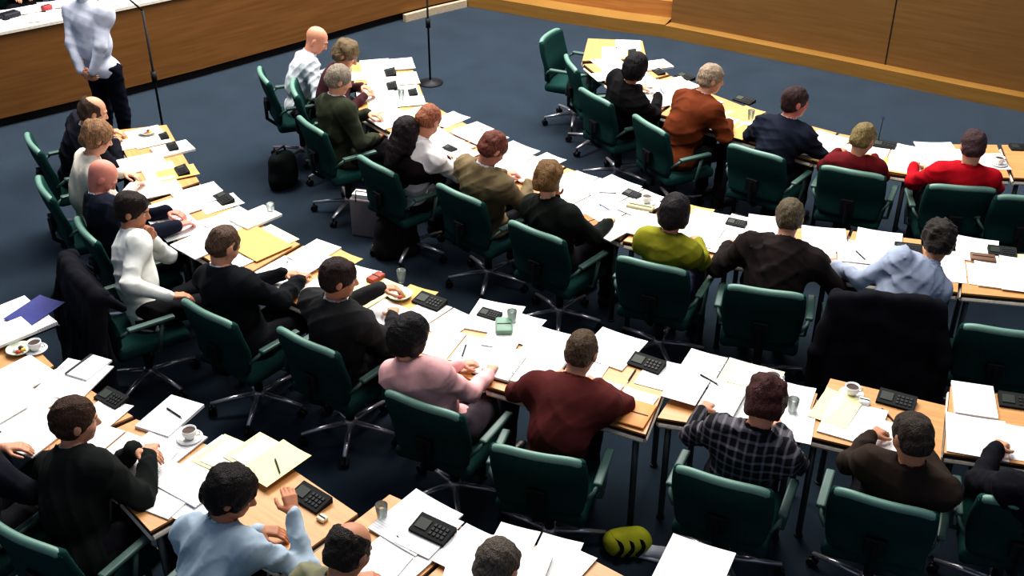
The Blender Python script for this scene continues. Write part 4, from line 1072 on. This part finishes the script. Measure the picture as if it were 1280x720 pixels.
def bag(u, v, w, d, h, yaw, c, label, c2=None, flap=True, lean=0):
    p = at(u, v); root = empty('bag', (p.x, p.y, 0), R(yaw), label=label, cat='bag')
    G = Field((-w/2-.08, -d/2-.08, -.02), (w/2+.08, d/2+.08, h+.1), .011)
    G.ell((0, 0, h*.45), (w*.52, d*.55, h*.5), .05); G.cone((-w*.3, 0, .07), (w*.3, 0, .07), d*.42, k=.06); G.cone((-w*.28, 0, h*.75), (w*.28, 0, h*.75), d*.32, k=.06)
    G.noise(.008, 25, int(u)); V, Q = G.mesh(); V[:, 2] = np.maximum(V[:, 2], .004); link('bag_body', np_mesh('bag_body', V, Q), cloth(c), root)
    bm = bmesh.new(); tube(bm, [(-w*.22, 0, h*.93), (-w*.18, 0, h*1.08), (w*.18, 0, h*1.08), (w*.22, 0, h*.93)], .010, 8); build('handle', bm, M_BLACK, root, True)
    if c2:
        bm = bmesh.new()
        for x_ in (-.27, 0, .27): tube(bm, [(w*x_+.02*math.sin(3*a), (d*.60)*math.cos(a), max(h*.48+h*.56*math.sin(a), .012)) for a in [math.pi*(-.1+1.2*j/28) for j in range(29)]], .012, 6)
        build('trim_band', bm, cloth(c2), root, True)
    return root
bag(497, 318, .34, .22, .36, 20, (44, 42, 42), 'dark grey open bag on the carpet below the long-haired woman')
bag(356, 232, .26, .20, .34, 60, (18, 24, 24), 'black rucksack on the carpet beside the chair of the grey-haired man')
bag(782, 690, .22, .13, .13, 8, (176, 178, 50), 'yellow and black sports bag on the carpet between two chairs', (16, 18, 12))
p = at(826, 698); root = empty('trainer_shoe', (p.x, p.y, 0), R(70), label='white trainer lying beside the yellow and black bag', cat='shoe')
G = Field((-.06, -.16, -.01), (.06, .16, .14), .007); G.cone((0, -.09, .045), (0, .07, .032), .045, .034, k=.03); G.cone((0, -.09, .05), (0, -.09, .085), .035, .032, k=.03); G.ell((0, .09, .03), (.042, .055, .028), .02); V, Q = G.mesh(); V[:, 2] = np.maximum(V[:, 2], .012)
link('upper', np_mesh('upper', V, Q), plain((214, 214, 220)), root); bm = bmesh.new(); box(bm, -.045, .045, -.14, .14, 0, .028, .012); build('sole', bm, M_WHITEC, root, True)
# carrier bag of papers under the long-haired woman's chair
p = at(462, 292); root = empty('carrier_bag', (p.x, p.y, 0), R(-15), label='pale grey carrier bag of papers standing on the carpet beside the dark grey bag', cat='bag')
bm = bmesh.new(); box(bm, -.13, .13, -.07, .07, 0, .34, .012); build('bag_body', bm, plain((150, 138, 136)), root)
bm = bmesh.new(); box(bm, -.11, .11, -.05, .05, .33, .375); build('paper_bundle', bm, M_PAPER, root)
bm = bmesh.new(); tube(bm, [(-.07, -.072, .32), (-.06, -.075, .42), (.06, -.075, .42), (.07, -.072, .32)], .005, 6); build('handle', bm, M_BLACK, root)

# ------------------------------------------------------------------ light, world, camera
w = bpy.data.worlds.new('World'); bpy.context.scene.world = w; w.use_nodes = True
w.node_tree.nodes['Background'].inputs[0].default_value = (.55, .65, .85, 1); w.node_tree.nodes['Background'].inputs[1].default_value = .26
def area(name, loc, size, power, col=(1, 1, 1), target=None, sy=None):
    l = bpy.data.lights.new(name, 'AREA'); l.energy = power; l.color = col; l.size = size
    if sy: l.shape = 'RECTANGLE'; l.size_y = sy
    o = bpy.data.objects.new(name, l); COL.objects.link(o); o.location = loc
    d = (Vector(target)-Vector(loc)) if target else Vector((0, 0, -1))
    o.rotation_euler = d.to_track_quat('-Z', 'Y').to_euler(); return o
area('ceiling_light', (1.0, 12.5, 7.5), 5, 1150, (1, .97, .93), (0, 10.0, 0))
area('ceiling_light_far', (-3.5, 10, 7.0), 2.5, 420, (1, .96, .92), (-2, 9, 0))
area('ceiling_light_near', (1.5, 5.5, 7.0), 2.0, 170, (1, .95, .9), (.5, 6.5, 0))
cam = bpy.data.cameras.new('Camera'); co = bpy.data.objects.new('Camera', cam); COL.objects.link(co)
co.location = (0, 0, CAMH); co.rotation_euler = (math.pi/2-PITCH, 0, 0); cam.sensor_width = 36; cam.lens = F/1280*36; cam.clip_end = 100
sc = bpy.context.scene; sc.camera = co
sc.view_settings.view_transform = 'Standard'; sc.view_settings.look = 'Medium High Contrast'; sc.view_settings.exposure = 0.25
